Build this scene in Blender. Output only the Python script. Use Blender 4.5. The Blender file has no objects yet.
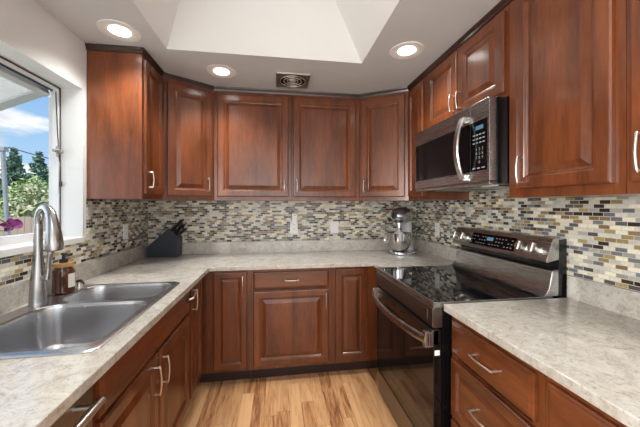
import bpy, bmesh, math, random
from mathutils import Vector, Matrix
random.seed(7)
C = bpy.context.scene.collection
PI = math.pi
R = math.radians

# ------------------------------------------------------------------ camera
cam_d = bpy.data.cameras.new('camera')
cam = bpy.data.objects.new('camera', cam_d)
C.objects.link(cam)
cam.location = (0, 0, 1.3717)
cam.rotation_euler = (R(90), 0, -0.1467)
cam_d.sensor_width = 36
cam_d.lens = 290.92 / 640 * 36
cam_d.shift_y = -8.1 / 640
cam_d.clip_start = 0.02
bpy.context.scene.camera = cam

# ------------------------------------------------------------------ world
vs = bpy.context.scene.view_settings
vs.view_transform = 'Standard'
vs.look = 'None'
vs.gamma = 1
vs.use_curve_mapping = False
vs.exposure = 0.32

w = bpy.data.worlds.new('sky')
bpy.context.scene.world = w
w.use_nodes = True
wt = w.node_tree
wt.nodes.clear()
def wn(t, **k):
    n = wt.nodes.new(t)
    for a, b in k.items():
        setattr(n, a, b)
    return n
w_out = wn('ShaderNodeOutputWorld')
w_bg = wn('ShaderNodeBackground')
w_tc = wn('ShaderNodeTexCoord')
w_sep = wn('ShaderNodeSeparateXYZ')
w_grad = wn('ShaderNodeValToRGB')
w_map = wn('ShaderNodeMapping')
w_noise = wn('ShaderNodeTexNoise')
w_ramp = wn('ShaderNodeValToRGB')
w_mix = wn('ShaderNodeMix', data_type='RGBA')
w_n2 = wn('ShaderNodeTexNoise')
w_cc = wn('ShaderNodeValToRGB')
L = wt.links.new
L(w_tc.outputs['Generated'], w_sep.inputs[0])
L(w_sep.outputs['Z'], w_grad.inputs[0])
e = w_grad.color_ramp.elements
e[0].position = 0.0; e[0].color = (0.42, 0.62, 0.80, 1)
e[1].position = 0.55; e[1].color = (0.06, 0.25, 0.62, 1)
L(w_tc.outputs['Generated'], w_map.inputs[0])
w_map.inputs['Scale'].default_value = (3.2, 3.2, 9.0)
w_map.inputs['Location'].default_value = (0.35, 0.1, 0.25)
L(w_map.outputs[0], w_noise.inputs['Vector'])
w_noise.inputs['Scale'].default_value = 1.1
w_noise.inputs['Detail'].default_value = 7
w_noise.inputs['Roughness'].default_value = 0.55
# cloud cover is heavier near the horizon
w_sub = wn('ShaderNodeMath', operation='MULTIPLY_ADD')
L(w_sep.outputs['Z'], w_sub.inputs[0])
w_sub.inputs[1].default_value = -0.75
L(w_noise.outputs[0], w_sub.inputs[2])
L(w_sub.outputs[0], w_ramp.inputs[0])
e = w_ramp.color_ramp.elements
e[0].position = 0.31; e[0].color = (0, 0, 0, 1)
e[1].position = 0.40; e[1].color = (1, 1, 1, 1)
L(w_map.outputs[0], w_n2.inputs['Vector'])
w_n2.inputs['Scale'].default_value = 2.1
w_n2.inputs['Detail'].default_value = 5
L(w_n2.outputs[0], w_cc.inputs[0])
e = w_cc.color_ramp.elements
e[0].position = 0.35; e[0].color = (0.50, 0.56, 0.64, 1)
e[1].position = 0.6; e[1].color = (0.92, 0.93, 0.95, 1)
L(w_ramp.outputs[0], w_mix.inputs[0])
L(w_grad.outputs[0], w_mix.inputs[6])
L(w_cc.outputs[0], w_mix.inputs[7])
L(w_mix.outputs[2], w_bg.inputs['Color'])
w_bg.inputs['Strength'].default_value = 1.0
L(w_bg.outputs[0], w_out.inputs[0])

# ------------------------------------------------------------------ large lights
def area(name, loc, rot, sx, sy, power, col=(1, 1, 1), spread=180):
    d = bpy.data.lights.new(name, 'AREA')
    d.shape = 'RECTANGLE'; d.size = sx; d.size_y = sy
    d.energy = power; d.color = col; d.spread = R(spread)
    o = bpy.data.objects.new(name, d)
    o.location = loc; o.rotation_euler = rot
    C.objects.link(o)
    return o
# roof light and sink window daylight, plus fill lamps added behind the camera
SKY_W, REAR_FILL_W, SIDE_FILL_W, WIN_W, CAN_W, SUN_W = 1.5, 26, 105, 3.0, 10.5, 4.0
area('skylight_daylight', (-0.12, 1.22, 3.05), (0, 0, 0), 0.66, 1.2, SKY_W, (1.0, 0.985, 0.96))
area('rear_fill_lamp', (0.1, -2.98, 1.25), (R(90), 0, 0), 2.0, 2.0, REAR_FILL_W, (0.93, 0.97, 1.0))  # fill lamp added at a made-up opening behind the camera
area('side_fill_lamp', (-1.42, -1.10, 1.50), (0, R(-90), 0), 1.15, 1.5, SIDE_FILL_W, (1.0, 0.97, 0.93))  # added fill lamp, brightens the right-hand cabinets from out of view
area('sink_window_daylight', (-1.75, 1.35, 1.55), (0, R(-90), 0), 0.8, 1.0, WIN_W, (0.80, 0.90, 1.0))
sd = bpy.data.lights.new('sun', 'SUN')
sd.energy = SUN_W; sd.angle = R(3); sd.color = (1, 0.95, 0.88)
so = bpy.data.objects.new('sun', sd)
so.rotation_euler = (R(35), 0, R(-25))
C.objects.link(so)

# ------------------------------------------------------------------ room numbers
XL, XR, YB, YF, ZC = -1.175, 1.446, 2.879, -2.9, 2.375
CT, CB = 0.914, 0.882                  # countertop top and underside
XLU, XRU, YBU = -0.855, 1.103, 2.5616  # fronts of the upper cabinets
ZUB, ZUT = 1.414, 2.352

# ------------------------------------------------------------------ materials
def mat(name, col=(0.8, 0.8, 0.8), rough=0.5, metal=0.0, **k):
    m = bpy.data.materials.new(name)
    m.use_nodes = True
    b = m.node_tree.nodes['Principled BSDF']
    b.inputs['Base Color'].default_value = (*col, 1)
    b.inputs['Roughness'].default_value = rough
    b.inputs['Metallic'].default_value = metal
    for a, v in k.items():
        b.inputs[a].default_value = v
    return m
def nodes(m):
    nt = m.node_tree
    return nt, nt.nodes, nt.links.new, nt.nodes['Principled BSDF']
def ramp(N, stops, interp='LINEAR'):
    r = N.new('ShaderNodeValToRGB')
    cr = r.color_ramp
    cr.interpolation = interp
    while len(cr.elements) > len(stops):
        cr.elements.remove(cr.elements[-1])
    while len(cr.elements) < len(stops):
        cr.elements.new(0.5)
    for el, (p, c) in zip(cr.elements, stops):
        el.position = p; el.color = (*c, 1)
    return r

def subtle(m, amount=0.06, scale=6, bump=0.0, bscale=60):
    """gentle tone variation and a fine surface bump"""
    nt, N, K, b = nodes(m)
    tc = N.new('ShaderNodeTexCoord')
    n = N.new('ShaderNodeTexNoise'); n.inputs['Scale'].default_value = scale; n.inputs['Detail'].default_value = 5
    K(tc.outputs['Object'], n.inputs['Vector'])
    c = b.inputs['Base Color'].default_value[:3]
    r = ramp(N, [(0.3, tuple(x * (1 - amount) for x in c)), (0.7, tuple(min(1, x * (1 + amount)) for x in c))])
    K(n.outputs[0], r.inputs[0]); K(r.outputs[0], b.inputs['Base Color'])
    if bump:
        n2 = N.new('ShaderNodeTexNoise'); n2.inputs['Scale'].default_value = bscale; n2.inputs['Detail'].default_value = 3
        K(tc.outputs['Object'], n2.inputs['Vector'])
        bp = N.new('ShaderNodeBump'); bp.inputs['Strength'].default_value = bump; bp.inputs['Distance'].default_value = 0.002
        K(n2.outputs[0], bp.inputs['Height']); K(bp.outputs[0], b.inputs['Normal'])
    return m

def wood(name, dark, light, vertical=True, rough=0.30):
    m = mat(name, light, rough)
    nt, N, K, b = nodes(m)
    b.inputs['Coat Weight'].default_value = 0.40
    b.inputs['Coat Roughness'].default_value = 0.15
    tc = N.new('ShaderNodeTexCoord')
    mp = N.new('ShaderNodeMapping')
    mp.inputs['Scale'].default_value = (1, 1, 0.14) if vertical else (0.14, 0.14, 1)
    K(tc.outputs['Object'], mp.inputs[0])
    oi = N.new('ShaderNodeObjectInfo')
    add = N.new('ShaderNodeVectorMath'); add.operation = 'ADD'
    K(mp.outputs[0], add.inputs[0]); K(oi.outputs['Random'], add.inputs[1])
    n1 = N.new('ShaderNodeTexNoise'); n1.inputs['Scale'].default_value = 9; n1.inputs['Detail'].default_value = 7; n1.inputs['Roughness'].default_value = 0.6
    n1.inputs['Distortion'].default_value = 0.5
    K(add.outputs[0], n1.inputs['Vector'])
    n2 = N.new('ShaderNodeTexNoise'); n2.inputs['Scale'].default_value = 95; n2.inputs['Detail'].default_value = 3
    K(add.outputs[0], n2.inputs['Vector'])
    mx = N.new('ShaderNodeMath'); mx.operation = 'MULTIPLY_ADD'; mx.inputs[1].default_value = 0.35
    K(n2.outputs[0], mx.inputs[0]); K(n1.outputs[0], mx.inputs[2])
    r = ramp(N, [(0.42, dark), (0.66, tuple((a + c) / 2 for a, c in zip(dark, light))), (0.88, light)])
    K(mx.outputs[0], r.inputs[0]); K(r.outputs[0], b.inputs['Base Color'])
    bp = N.new('ShaderNodeBump'); bp.inputs['Strength'].default_value = 0.06; bp.inputs['Distance'].default_value = 0.001
    K(n2.outputs[0], bp.inputs['Height']); K(bp.outputs[0], b.inputs['Normal'])
    return m

WD, WL_ = (0.050, 0.0130, 0.0045), (0.205, 0.057, 0.0165)
M = {}
M['wood'] = wood('stained_cherry_wood', WD, WL_)
M['woodh'] = wood('stained_cherry_wood_across', WD, WL_, False)
M['wood_dark'] = wood('dark_moulding_wood', (0.020, 0.009, 0.006), (0.045, 0.016, 0.010), False)
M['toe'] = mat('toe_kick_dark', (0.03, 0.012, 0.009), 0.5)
M['wall'] = subtle(mat('painted_wall', (0.69, 0.70, 0.69), 0.55), 0.02, 3, 0.15, 180)
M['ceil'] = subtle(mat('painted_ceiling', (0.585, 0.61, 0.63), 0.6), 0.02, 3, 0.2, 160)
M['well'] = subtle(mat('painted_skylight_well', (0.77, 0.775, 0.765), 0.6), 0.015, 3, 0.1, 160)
M['white'] = subtle(mat('white_painted_trim', (0.80, 0.80, 0.78), 0.35), 0.01, 4)
M['plastic'] = mat('white_plastic', (0.88, 0.88, 0.87), 0.3)
M['slot'] = mat('dark_slot', (0.05, 0.05, 0.05), 0.5)
M['vinyl'] = subtle(mat('vinyl_window_frame', (0.70, 0.71, 0.72), 0.4), 0.02, 5)
M['sashmetal'] = mat('grey_sash', (0.50, 0.52, 0.53), 0.4)
M['gasket'] = mat('dark_gasket', (0.04, 0.035, 0.04), 0.6)
M['black'] = mat('black_enamel', (0.004, 0.004, 0.005), 0.22)
M['blackglass'] = mat('black_glass', (0.004, 0.004, 0.005), 0.02, **{'IOR': 2.3})
M['mwglass'] = mat('microwave_glass', (0.003, 0.003, 0.004), 0.10, **{'Specular IOR Level': 0.25})
M['ovenglass'] = mat('oven_door_glass', (0.006, 0.005, 0.005), 0.06)
M['nickel'] = mat('satin_nickel', (0.72, 0.69, 0.64), 0.28, 1.0)
M['chrome'] = mat('polished_chrome', (0.75, 0.74, 0.72), 0.10, 1.0)
M['rubber'] = mat('black_plastic', (0.012, 0.012, 0.014), 0.45)
M['navy'] = subtle(mat('black_painted_block', (0.016, 0.022, 0.036), 0.38), 0.1, 20)
M['amber'] = mat('amber_glass', (0.075, 0.026, 0.012), 0.08)
M['amber'].node_tree.nodes['Principled BSDF'].inputs['Coat Weight'].default_value = 0.6
M['bamboo'] = wood('bamboo_collar', (0.42, 0.20, 0.06), (0.62, 0.34, 0.13), False)
M['label'] = mat('cream_label', (0.72, 0.68, 0.60), 0.6)
M['petal'] = subtle(mat('magenta_petal', (0.16, 0.010, 0.13), 0.5), 0.35, 30)
M['stem'] = mat('green_stem', (0.10, 0.20, 0.05), 0.5)
M['pot'] = mat('white_glazed_pot', (0.75, 0.75, 0.73), 0.2)
M['bronze'] = mat('bronze_grille', (0.22, 0.19, 0.16), 0.3, 0.8)
M['keys'] = mat('key_print', (0.30, 0.33, 0.36), 0.5)

def brushed(name, col, rough, axis, strength=0.05):
    """brushed steel, brush marks running along `axis`"""
    m = mat(name, col, rough, 1.0)
    nt, N, K, b = nodes(m)
    tc = N.new('ShaderNodeTexCoord'); mp = N.new('ShaderNodeMapping')
    s = [60, 60, 60]; s['xyz'.index(axis)] = 1.2
    mp.inputs['Scale'].default_value = s
    K(tc.outputs['Object'], mp.inputs[0])
    n = N.new('ShaderNodeTexNoise'); n.inputs['Scale'].default_value = 6; n.inputs['Detail'].default_value = 2
    K(mp.outputs[0], n.inputs['Vector'])
    r = N.new('ShaderNodeMapRange'); r.inputs['To Min'].default_value = rough - strength; r.inputs['To Max'].default_value = rough + strength
    K(n.outputs[0], r.inputs[0]); K(r.outputs[0], b.inputs['Roughness'])
    bp = N.new('ShaderNodeBump'); bp.inputs['Strength'].default_value = 0.04; bp.inputs['Distance'].default_value = 0.001
    K(n.outputs[0], bp.inputs['Height']); K(bp.outputs[0], b.inputs['Normal'])
    return m
M['steel'] = brushed('brushed_steel', (0.44, 0.435, 0.43), 0.28, 'y')
M['darksteel'] = brushed('dark_brushed_steel', (0.21, 0.20, 0.195), 0.30, 'y')
M['sink'] = mat('sink_steel', (0.54, 0.55, 0.57), 0.27, 1.0)
M['faucet'] = mat('faucet_steel', (0.40, 0.398, 0.395), 0.27, 1.0)

def emis(name, col, s):
    m = bpy.data.materials.new(name); m.use_nodes = True
    nt = m.node_tree; nt.nodes.clear()
    o = nt.nodes.new('ShaderNodeOutputMaterial'); e_ = nt.nodes.new('ShaderNodeEmission')
    e_.inputs[0].default_value = (*col, 1); e_.inputs[1].default_value = s
    nt.links.new(e_.outputs[0], o.inputs[0])
    return m
M['lens'] = emis('lit_lens', (1.0, 0.97, 0.92), 8.0)
M['lcd'] = emis('lit_display', (0.20, 0.42, 0.62), 0.45)

def glass(name, tint=(1, 1, 1), haze=0.0):
    m = bpy.data.materials.new(name); m.use_nodes = True
    nt = m.node_tree; nt.nodes.clear(); N = nt.nodes; K = nt.links.new
    o = N.new('ShaderNodeOutputMaterial'); t = N.new('ShaderNodeBsdfTransparent'); g = N.new('ShaderNodeBsdfGlossy')
    t.inputs[0].default_value = (*tint, 1); g.inputs['Roughness'].default_value = 0.02
    f = N.new('ShaderNodeFresnel'); f.inputs[0].default_value = 1.45
    mx = N.new('ShaderNodeMixShader')
    K(f.outputs[0], mx.inputs[0]); K(t.outputs[0], mx.inputs[1]); K(g.outputs[0], mx.inputs[2])
    last = mx
    if haze:
        d = N.new('ShaderNodeBsdfDiffuse'); d.inputs[0].default_value = (0.75, 0.75, 0.72, 1)
        tr = N.new('ShaderNodeBsdfTranslucent'); tr.inputs[0].default_value = (0.75, 0.75, 0.72, 1)
        m0 = N.new('ShaderNodeMixShader'); m0.inputs[0].default_value = 0.5
        K(d.outputs[0], m0.inputs[1]); K(tr.outputs[0], m0.inputs[2])
        tc = N.new('ShaderNodeTexCoord'); n = N.new('ShaderNodeTexNoise'); n.inputs['Scale'].default_value = 7; n.inputs['Detail'].default_value = 8
        K(tc.outputs['Object'], n.inputs['Vector'])
        r = N.new('ShaderNodeMapRange'); r.inputs['From Min'].default_value = 0.3; r.inputs['From Max'].default_value = 0.7
        r.inputs['To Min'].default_value = haze * 0.55; r.inputs['To Max'].default_value = min(1, haze * 1.35)
        K(n.outputs[0], r.inputs[0])
        m2 = N.new('ShaderNodeMixShader')
        K(r.outputs[0], m2.inputs[0]); K(mx.outputs[0], m2.inputs[1]); K(m0.outputs[0], m2.inputs[2])
        last = m2
    K(last.outputs[0], o.inputs[0])
    return m
M['glass'] = glass('clear_glass')
M['frosted'] = glass('frosted_skylight_panel', (0.9, 0.9, 0.9), 1.9)
M['dustyglass'] = glass('dusty_glass', (0.9, 0.93, 0.95), 0.8)

def mosaic(name, axis):
    """glass and stone mosaic: small bricks, each with its own colour"""
    m = mat(name, (0.6, 0.6, 0.55), 0.2)
    nt, N, K, b = nodes(m)
    tc = N.new('ShaderNodeTexCoord'); sp = N.new('ShaderNodeSeparateXYZ')
    K(tc.outputs['Object'], sp.inputs[0])
    def mth(op, a, c=None, d=None):
        n = N.new('ShaderNodeMath'); n.operation = op
        for i, v in enumerate((a, c, d)):
            if v is None: continue
            if isinstance(v, (int, float)): n.inputs[i].default_value = v
            else: K(v, n.inputs[i])
        return n.outputs[0]
    PW, PH, G = 0.0450, 0.0186, 0.0024
    vz = mth('DIVIDE', sp.outputs['Z'], PH)
    row = mth('FLOOR', vz); fz = mth('FRACT', vz)
    wn_ = N.new('ShaderNodeTexWhiteNoise'); wn_.noise_dimensions = '1D'
    K(row, wn_.inputs['W'])
    half = mth('MULTIPLY', row, 0.5)
    jit = mth('MULTIPLY_ADD', wn_.outputs['Value'], 0.16, half)
    u = mth('ADD', mth('DIVIDE', sp.outputs['X' if axis == 'x' else 'Y'], PW), jit)
    u = mth('ADD', u, 200.0)
    col = mth('FLOOR', u); fu = mth('FRACT', u)
    cv = N.new('ShaderNodeCombineXYZ'); K(col, cv.inputs[0]); K(row, cv.inputs[1])
    cell = N.new('ShaderNodeTexWhiteNoise'); cell.noise_dimensions = '2D'
    K(cv.outputs[0], cell.inputs['Vector'])
    cell2 = N.new('ShaderNodeTexWhiteNoise'); cell2.noise_dimensions = '3D'
    ad = N.new('ShaderNodeVectorMath'); ad.operation = 'ADD'; ad.inputs[1].default_value = (17.3, 5.1, 3.7)
    K(cv.outputs[0], ad.inputs[0]); K(ad.outputs[0], cell2.inputs['Vector'])
    cols = [(0.0, (0.72, 0.68, 0.54)), (0.28, (0.58, 0.56, 0.50)), (0.44, (0.36, 0.34, 0.30)), (0.53, (0.34, 0.26, 0.11)),
            (0.62, (0.17, 0.175, 0.18)), (0.72, (0.090, 0.088, 0.088)), (0.82, (0.045, 0.032, 0.024)), (0.94, (0.24, 0.155, 0.075))]
    r = ramp(N, cols, 'CONSTANT')
    K(cell.outputs['Value'], r.inputs[0])
    # within-tile marbling
    nz = N.new('ShaderNodeTexNoise'); nz.inputs['Scale'].default_value = 90; nz.inputs['Detail'].default_value = 2
    K(tc.outputs['Object'], nz.inputs['Vector'])
    hsv = N.new('ShaderNodeHueSaturation')
    K(r.outputs[0], hsv.inputs['Color'])
    K(mth('MULTIPLY_ADD', nz.outputs[0], 0.5, mth('MULTIPLY_ADD', cell2.outputs['Value'], 0.25, 0.64)), hsv.inputs['Value'])
    e1 = mth('LESS_THAN', fz, G / PH); e2 = mth('LESS_THAN', fu, G / PW)
    grout = mth('MAXIMUM', e1, e2)
    mx = N.new('ShaderNodeMix'); mx.data_type = 'RGBA'
    K(grout, mx.inputs[0]); K(hsv.outputs[0], mx.inputs[6]); mx.inputs[7].default_value = (0.56, 0.54, 0.49, 1)
    K(mx.outputs[2], b.inputs['Base Color'])
    rg = mth('MULTIPLY_ADD', cell2.outputs['Value'], 0.3, 0.12)
    K(mth('MAXIMUM', rg, mth('MULTIPLY', grout, 0.8)), b.inputs['Roughness'])
    bp = N.new('ShaderNodeBump'); bp.inputs['Strength'].default_value = 0.4; bp.inputs['Distance'].default_value = 0.0015; bp.invert = True
    K(grout, bp.inputs['Height']); K(bp.outputs[0], b.inputs['Normal'])
    return m
M['mos_x'] = mosaic('mosaic_tile_back', 'x')
M['mos_y'] = mosaic('mosaic_tile_side', 'y')

def quartz(name):
    m = mat(name, (0.5, 0.47, 0.42), 0.10, **{'Specular IOR Level': 0.7})
    nt, N, K, b = nodes(m)
    tc = N.new('ShaderNodeTexCoord')
    n1 = N.new('ShaderNodeTexNoise'); n1.inputs['Scale'].default_value = 16; n1.inputs['Detail'].default_value = 9; n1.inputs['Roughness'].default_value = 0.72
    n1.inputs['Distortion'].default_value = 0.8
    n2 = N.new('ShaderNodeTexNoise'); n2.inputs['Scale'].default_value = 75; n2.inputs['Detail'].default_value = 4; n2.inputs['Roughness'].default_value = 0.7
    n3 = N.new('ShaderNodeTexNoise'); n3.inputs['Scale'].default_value = 140; n3.inputs['Detail'].default_value = 2
    for n in (n1, n2, n3): K(tc.outputs['Object'], n.inputs['Vector'])
    r1 = ramp(N, [(0.30, (0.34, 0.30, 0.25)), (0.45, (0.47, 0.44, 0.385)), (0.62, (0.56, 0.54, 0.495))])
    r2 = ramp(N, [(0.36, (0.50, 0.47, 0.43)), (0.46, (1, 1, 1)), (0.66, (1, 1, 1)), (0.74, (1.12, 1.12, 1.12))])
    r3 = ramp(N, [(0.30, (0.68, 0.65, 0.62)), (0.40, (1, 1, 1))])
    K(n1.outputs[0], r1.inputs[0]); K(n2.outputs[0], r2.inputs[0]); K(n3.outputs[0], r3.inputs[0])
    a = N.new('ShaderNodeMix'); a.data_type = 'RGBA'; a.blend_type = 'MULTIPLY'; a.inputs[0].default_value = 0.5
    K(r1.outputs[0], a.inputs[6]); K(r2.outputs[0], a.inputs[7])
    c = N.new('ShaderNodeMix'); c.data_type = 'RGBA'; c.blend_type = 'MULTIPLY'; c.inputs[0].default_value = 0.6
    K(a.outputs[2], c.inputs[6]); K(r3.outputs[0], c.inputs[7])
    K(c.outputs[2], b.inputs['Base Color'])
    return m
M['quartz'] = quartz('speckled_beige_quartz')

def floor_mat():
    m = mat('hickory_planks', (0.5, 0.3, 0.15), 0.32)
    nt, N, K, b = nodes(m)
    tc = N.new('ShaderNodeTexCoord'); sp = N.new('ShaderNodeSeparateXYZ')
    K(tc.outputs['Object'], sp.inputs[0])
    def mth(op, a, c=None, d=None):
        n = N.new('ShaderNodeMath'); n.operation = op
        for i, v in enumerate((a, c, d)):
            if v is None: continue
            if isinstance(v, (int, float)): n.inputs[i].default_value = v
            else: K(v, n.inputs[i])
        return n.outputs[0]
    px = mth('ADD', mth('DIVIDE', sp.outputs['X'], 0.083), 50.0)
    pi_ = mth('FLOOR', px); fx = mth('FRACT', px)
    wn_ = N.new('ShaderNodeTexWhiteNoise'); wn_.noise_dimensions = '1D'; K(pi_, wn_.inputs['W'])
    py = mth('ADD', mth('DIVIDE', sp.outputs['Y'], 0.85), mth('MULTIPLY_ADD', wn_.outputs['Value'], 7.0, 20.0))
    pj = mth('FLOOR', py); fy = mth('FRACT', py)
    cv = N.new('ShaderNodeCombineXYZ'); K(pi_, cv.inputs[0]); K(pj, cv.inputs[1])
    cell = N.new('ShaderNodeTexWhiteNoise'); cell.noise_dimensions = '2D'; K(cv.outputs[0], cell.inputs['Vector'])
    # grain along Y, shifted per plank
    mp = N.new('ShaderNodeMapping'); mp.inputs['Scale'].default_value = (1, 0.10, 1); K(tc.outputs['Object'], mp.inputs[0])
    sc = N.new('ShaderNodeVectorMath'); sc.operation = 'SCALE'; sc.inputs['Scale'].default_value = 9.0
    K(cell.outputs['Color'], sc.inputs[0])
    ad = N.new('ShaderNodeVectorMath'); ad.operation = 'ADD'; K(mp.outputs[0], ad.inputs[0]); K(sc.outputs[0], ad.inputs[1])
    n1 = N.new('ShaderNodeTexNoise'); n1.inputs['Scale'].default_value = 20; n1.inputs['Detail'].default_value = 7; n1.inputs['Roughness'].default_value = 0.6; n1.inputs['Distortion'].default_value = 1.4
    K(ad.outputs[0], n1.inputs['Vector'])
    n2 = N.new('ShaderNodeTexNoise'); n2.inputs['Scale'].default_value = 110; n2.inputs['Detail'].default_value = 3
    K(ad.outputs[0], n2.inputs['Vector'])
    v = mth('MULTIPLY_ADD', n2.outputs[0], 0.34, mth('ADD', n1.outputs[0], -0.08))
    v = mth('ADD', mth('MULTIPLY_ADD', cell.outputs['Value'], 0.34, v), -0.05)
    r = ramp(N, [(0.34, (0.12, 0.045, 0.018)), (0.50, (0.34, 0.150, 0.062)), (0.64, (0.56, 0.290, 0.130)), (0.90, (0.74, 0.440, 0.220))])
    K(v, r.inputs[0])
    e1 = mth('LESS_THAN', fx, 0.018); e2 = mth('LESS_THAN', fy, 0.0022)
    g = mth('MAXIMUM', e1, e2)
    mx = N.new('ShaderNodeMix'); mx.data_type = 'RGBA'
    K(mth('MULTIPLY', g, 0.65), mx.inputs[0]); K(r.outputs[0], mx.inputs[6]); mx.inputs[7].default_value = (0.10, 0.05, 0.02, 1)
    K(mx.outputs[2], b.inputs['Base Color'])
    bp = N.new('ShaderNodeBump'); bp.inputs['Strength'].default_value = 0.25; bp.inputs['Distance'].default_value = 0.001; bp.invert = True
    K(g, bp.inputs['Height']); K(bp.outputs[0], b.inputs['Normal'])
    return m
M['floor'] = floor_mat()

def foliage(name, a, b_, rough=0.6):
    m = mat(name, a, rough)
    nt, N, K, b = nodes(m)
    g = N.new('ShaderNodeNewGeometry')
    r = ramp(N, [(0.0, a), (1.0, b_)])
    K(g.outputs['Random Per Island'], r.inputs[0]); K(r.outputs[0], b.inputs['Base Color'])
    return m
M['conifer'] = foliage('conifer_needles', (0.06, 0.13, 0.09), (0.17, 0.28, 0.18))
M['hedge'] = foliage('light_green_leaves', (0.14, 0.27, 0.06), (0.62, 0.70, 0.30))
M['hedge2'] = foliage('pinkish_green_leaves', (0.18, 0.28, 0.10), (0.70, 0.66, 0.42))
M['bark'] = subtle(mat('bark', (0.09, 0.06, 0.045), 0.9), 0.3, 20)
M['fence'] = foliage('weathered_fence_boards', (0.24, 0.155, 0.11), (0.44, 0.34, 0.27))
M['lawn'] = subtle(mat('lawn', (0.18, 0.20, 0.13), 0.9), 0.4, 8)
M['galv'] = subtle(mat('galvanised_post', (0.36, 0.38, 0.39), 0.5, 0.3), 0.1, 8)
M['wire'] = mat('dark_wire', (0.05, 0.05, 0.06), 0.6)

# ------------------------------------------------------------------ mesh helpers
class MB:
    def __init__(s):
        s.bm = bmesh.new()
    def box(s, x0, x1, y0, y1, z0, z1, bev=0.0, seg=2):
        t = bmesh.new()
        bmesh.ops.create_cube(t, size=1)
        for v in t.verts:
            v.co = Vector(((x0 + x1) / 2 + v.co.x * (x1 - x0), (y0 + y1) / 2 + v.co.y * (y1 - y0), (z0 + z1) / 2 + v.co.z * (z1 - z0)))
        if bev:
            bmesh.ops.bevel(t, geom=t.edges[:], offset=bev, segments=seg, affect='EDGES', profile=0.5)
        s.merge(t)
        return s
    def merge(s, t):
        me = bpy.data.meshes.new('tmp'); t.to_mesh(me); t.free()
        s.bm.from_mesh(me); bpy.data.meshes.remove(me)
    def loops(s, ls, cap0=True, cap1=True, closed=True):
        """skin a list of equal-length vertex loops"""
        vs_ = [[s.bm.verts.new(p) for p in l] for l in ls]
        n = len(ls[0])
        for a, b in zip(vs_, vs_[1:]):
            for i in range(n if closed else n - 1):
                j = (i + 1) % n
                s.bm.faces.new((a[i], a[j], b[j], b[i]))
        if cap0: s.bm.faces.new(vs_[0][::-1])
        if cap1: s.bm.faces.new(vs_[-1])
        return s
    def prism(s, pts, z0, z1, bev=0.0):
        t = MB()
        t.loops([[(x, y, z0) for x, y in pts], [(x, y, z1) for x, y in pts]])
        bmesh.ops.recalc_face_normals(t.bm, faces=t.bm.faces[:])
        if bev: bmesh.ops.bevel(t.bm, geom=t.bm.edges[:], offset=bev, segments=2, affect='EDGES')
        s.merge(t.bm)
        return s
    def prism_y(s, pts, y0, y1, bev=0.0):
        """profile in x,z swept along y"""
        t = MB()
        t.loops([[(x, y0, z) for x, z in pts], [(x, y1, z) for x, z in pts]])
        bmesh.ops.recalc_face_normals(t.bm, faces=t.bm.faces[:])
        if bev: bmesh.ops.bevel(t.bm, geom=t.bm.edges[:], offset=bev, segments=2, affect='EDGES')
        s.merge(t.bm)
        return s
    def tube(s, pts, r, n=12, flat=1.0):
        """tube along a path; r is a number or one radius per point"""
        P = [Vector(p) for p in pts]
        rs = r if isinstance(r, (list, tuple)) else [r] * len(P)
        ls = []
        up = None
        for i, p in enumerate(P):
            d = (P[min(i + 1, len(P) - 1)] - P[max(i - 1, 0)]).normalized()
            if up is None:
                up = Vector((0, 0, 1)) if abs(d.z) < 0.9 else Vector((1, 0, 0))
            u = d.cross(up).normalized(); v = u.cross(d).normalized(); up = v
            ls.append([p + (u * math.cos(2 * PI * k / n) + v * math.sin(2 * PI * k / n) * flat) * rs[i] for k in range(n)])
        s.loops(ls)
        return s
    def lathe(s, prof, c, n=32, ax=None, cap0=True, cap1=True):
        """profile (radius, height) turned about an axis through c (default up)"""
        a = Vector(ax or (0, 0, 1)).normalized()
        u = a.orthogonal().normalized(); v = a.cross(u)
        c = Vector(c)
        s.loops([[c + a * h + (u * math.cos(2 * PI * k / n) + v * math.sin(2 * PI * k / n)) * max(r, 1e-5) for k in range(n)] for r, h in prof], cap0, cap1)
        return s
    def build(s, name, m, parent=None, smooth=False, angle=35, bevel=0.0, normals=True):
        bm = s.bm
        if normals: bmesh.ops.recalc_face_normals(bm, faces=bm.faces[:])
        off = parent_world(parent)
        for v in bm.verts: v.co -= off
        me = bpy.data.meshes.new(name)
        bm.to_mesh(me); bm.free()
        me.materials.append(m)
        if smooth:
            for p in me.polygons: p.use_smooth = True
            me.set_sharp_from_angle(angle=R(angle))
        o = bpy.data.objects.new(name, me)
        C.objects.link(o)
        if parent: o.parent = parent
        if smooth:
            wm = o.modifiers.new('shading', 'WEIGHTED_NORMAL'); wm.keep_sharp = True; wm.weight = 100
        if bevel:
            md = o.modifiers.new('edge', 'BEVEL'); md.width = bevel; md.segments = 2; md.limit_method = 'ANGLE'; md.angle_limit = R(40)
        return o

def parent_world(p):
    off = Vector((0, 0, 0))
    while p is not None:
        off += p.location; p = p.parent
    return off

def tag(o, label=None, cat=None, group=None, kind=None):
    if label: o['label'] = label
    if cat: o['category'] = cat
    if group: o['group'] = group
    if kind: o['kind'] = kind
    return o
def thing(name, loc, label, cat, group=None):
    o = bpy.data.objects.new(name, None); o.location = loc
    o.empty_display_size = 0.05
    C.objects.link(o)
    return tag(o, label, cat, group)
def box(name, m, parent, *a, bev=0.0, **k):
    return MB().box(*a, bev=bev).build(name, m, parent, smooth=bev > 0, **k)

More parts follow.
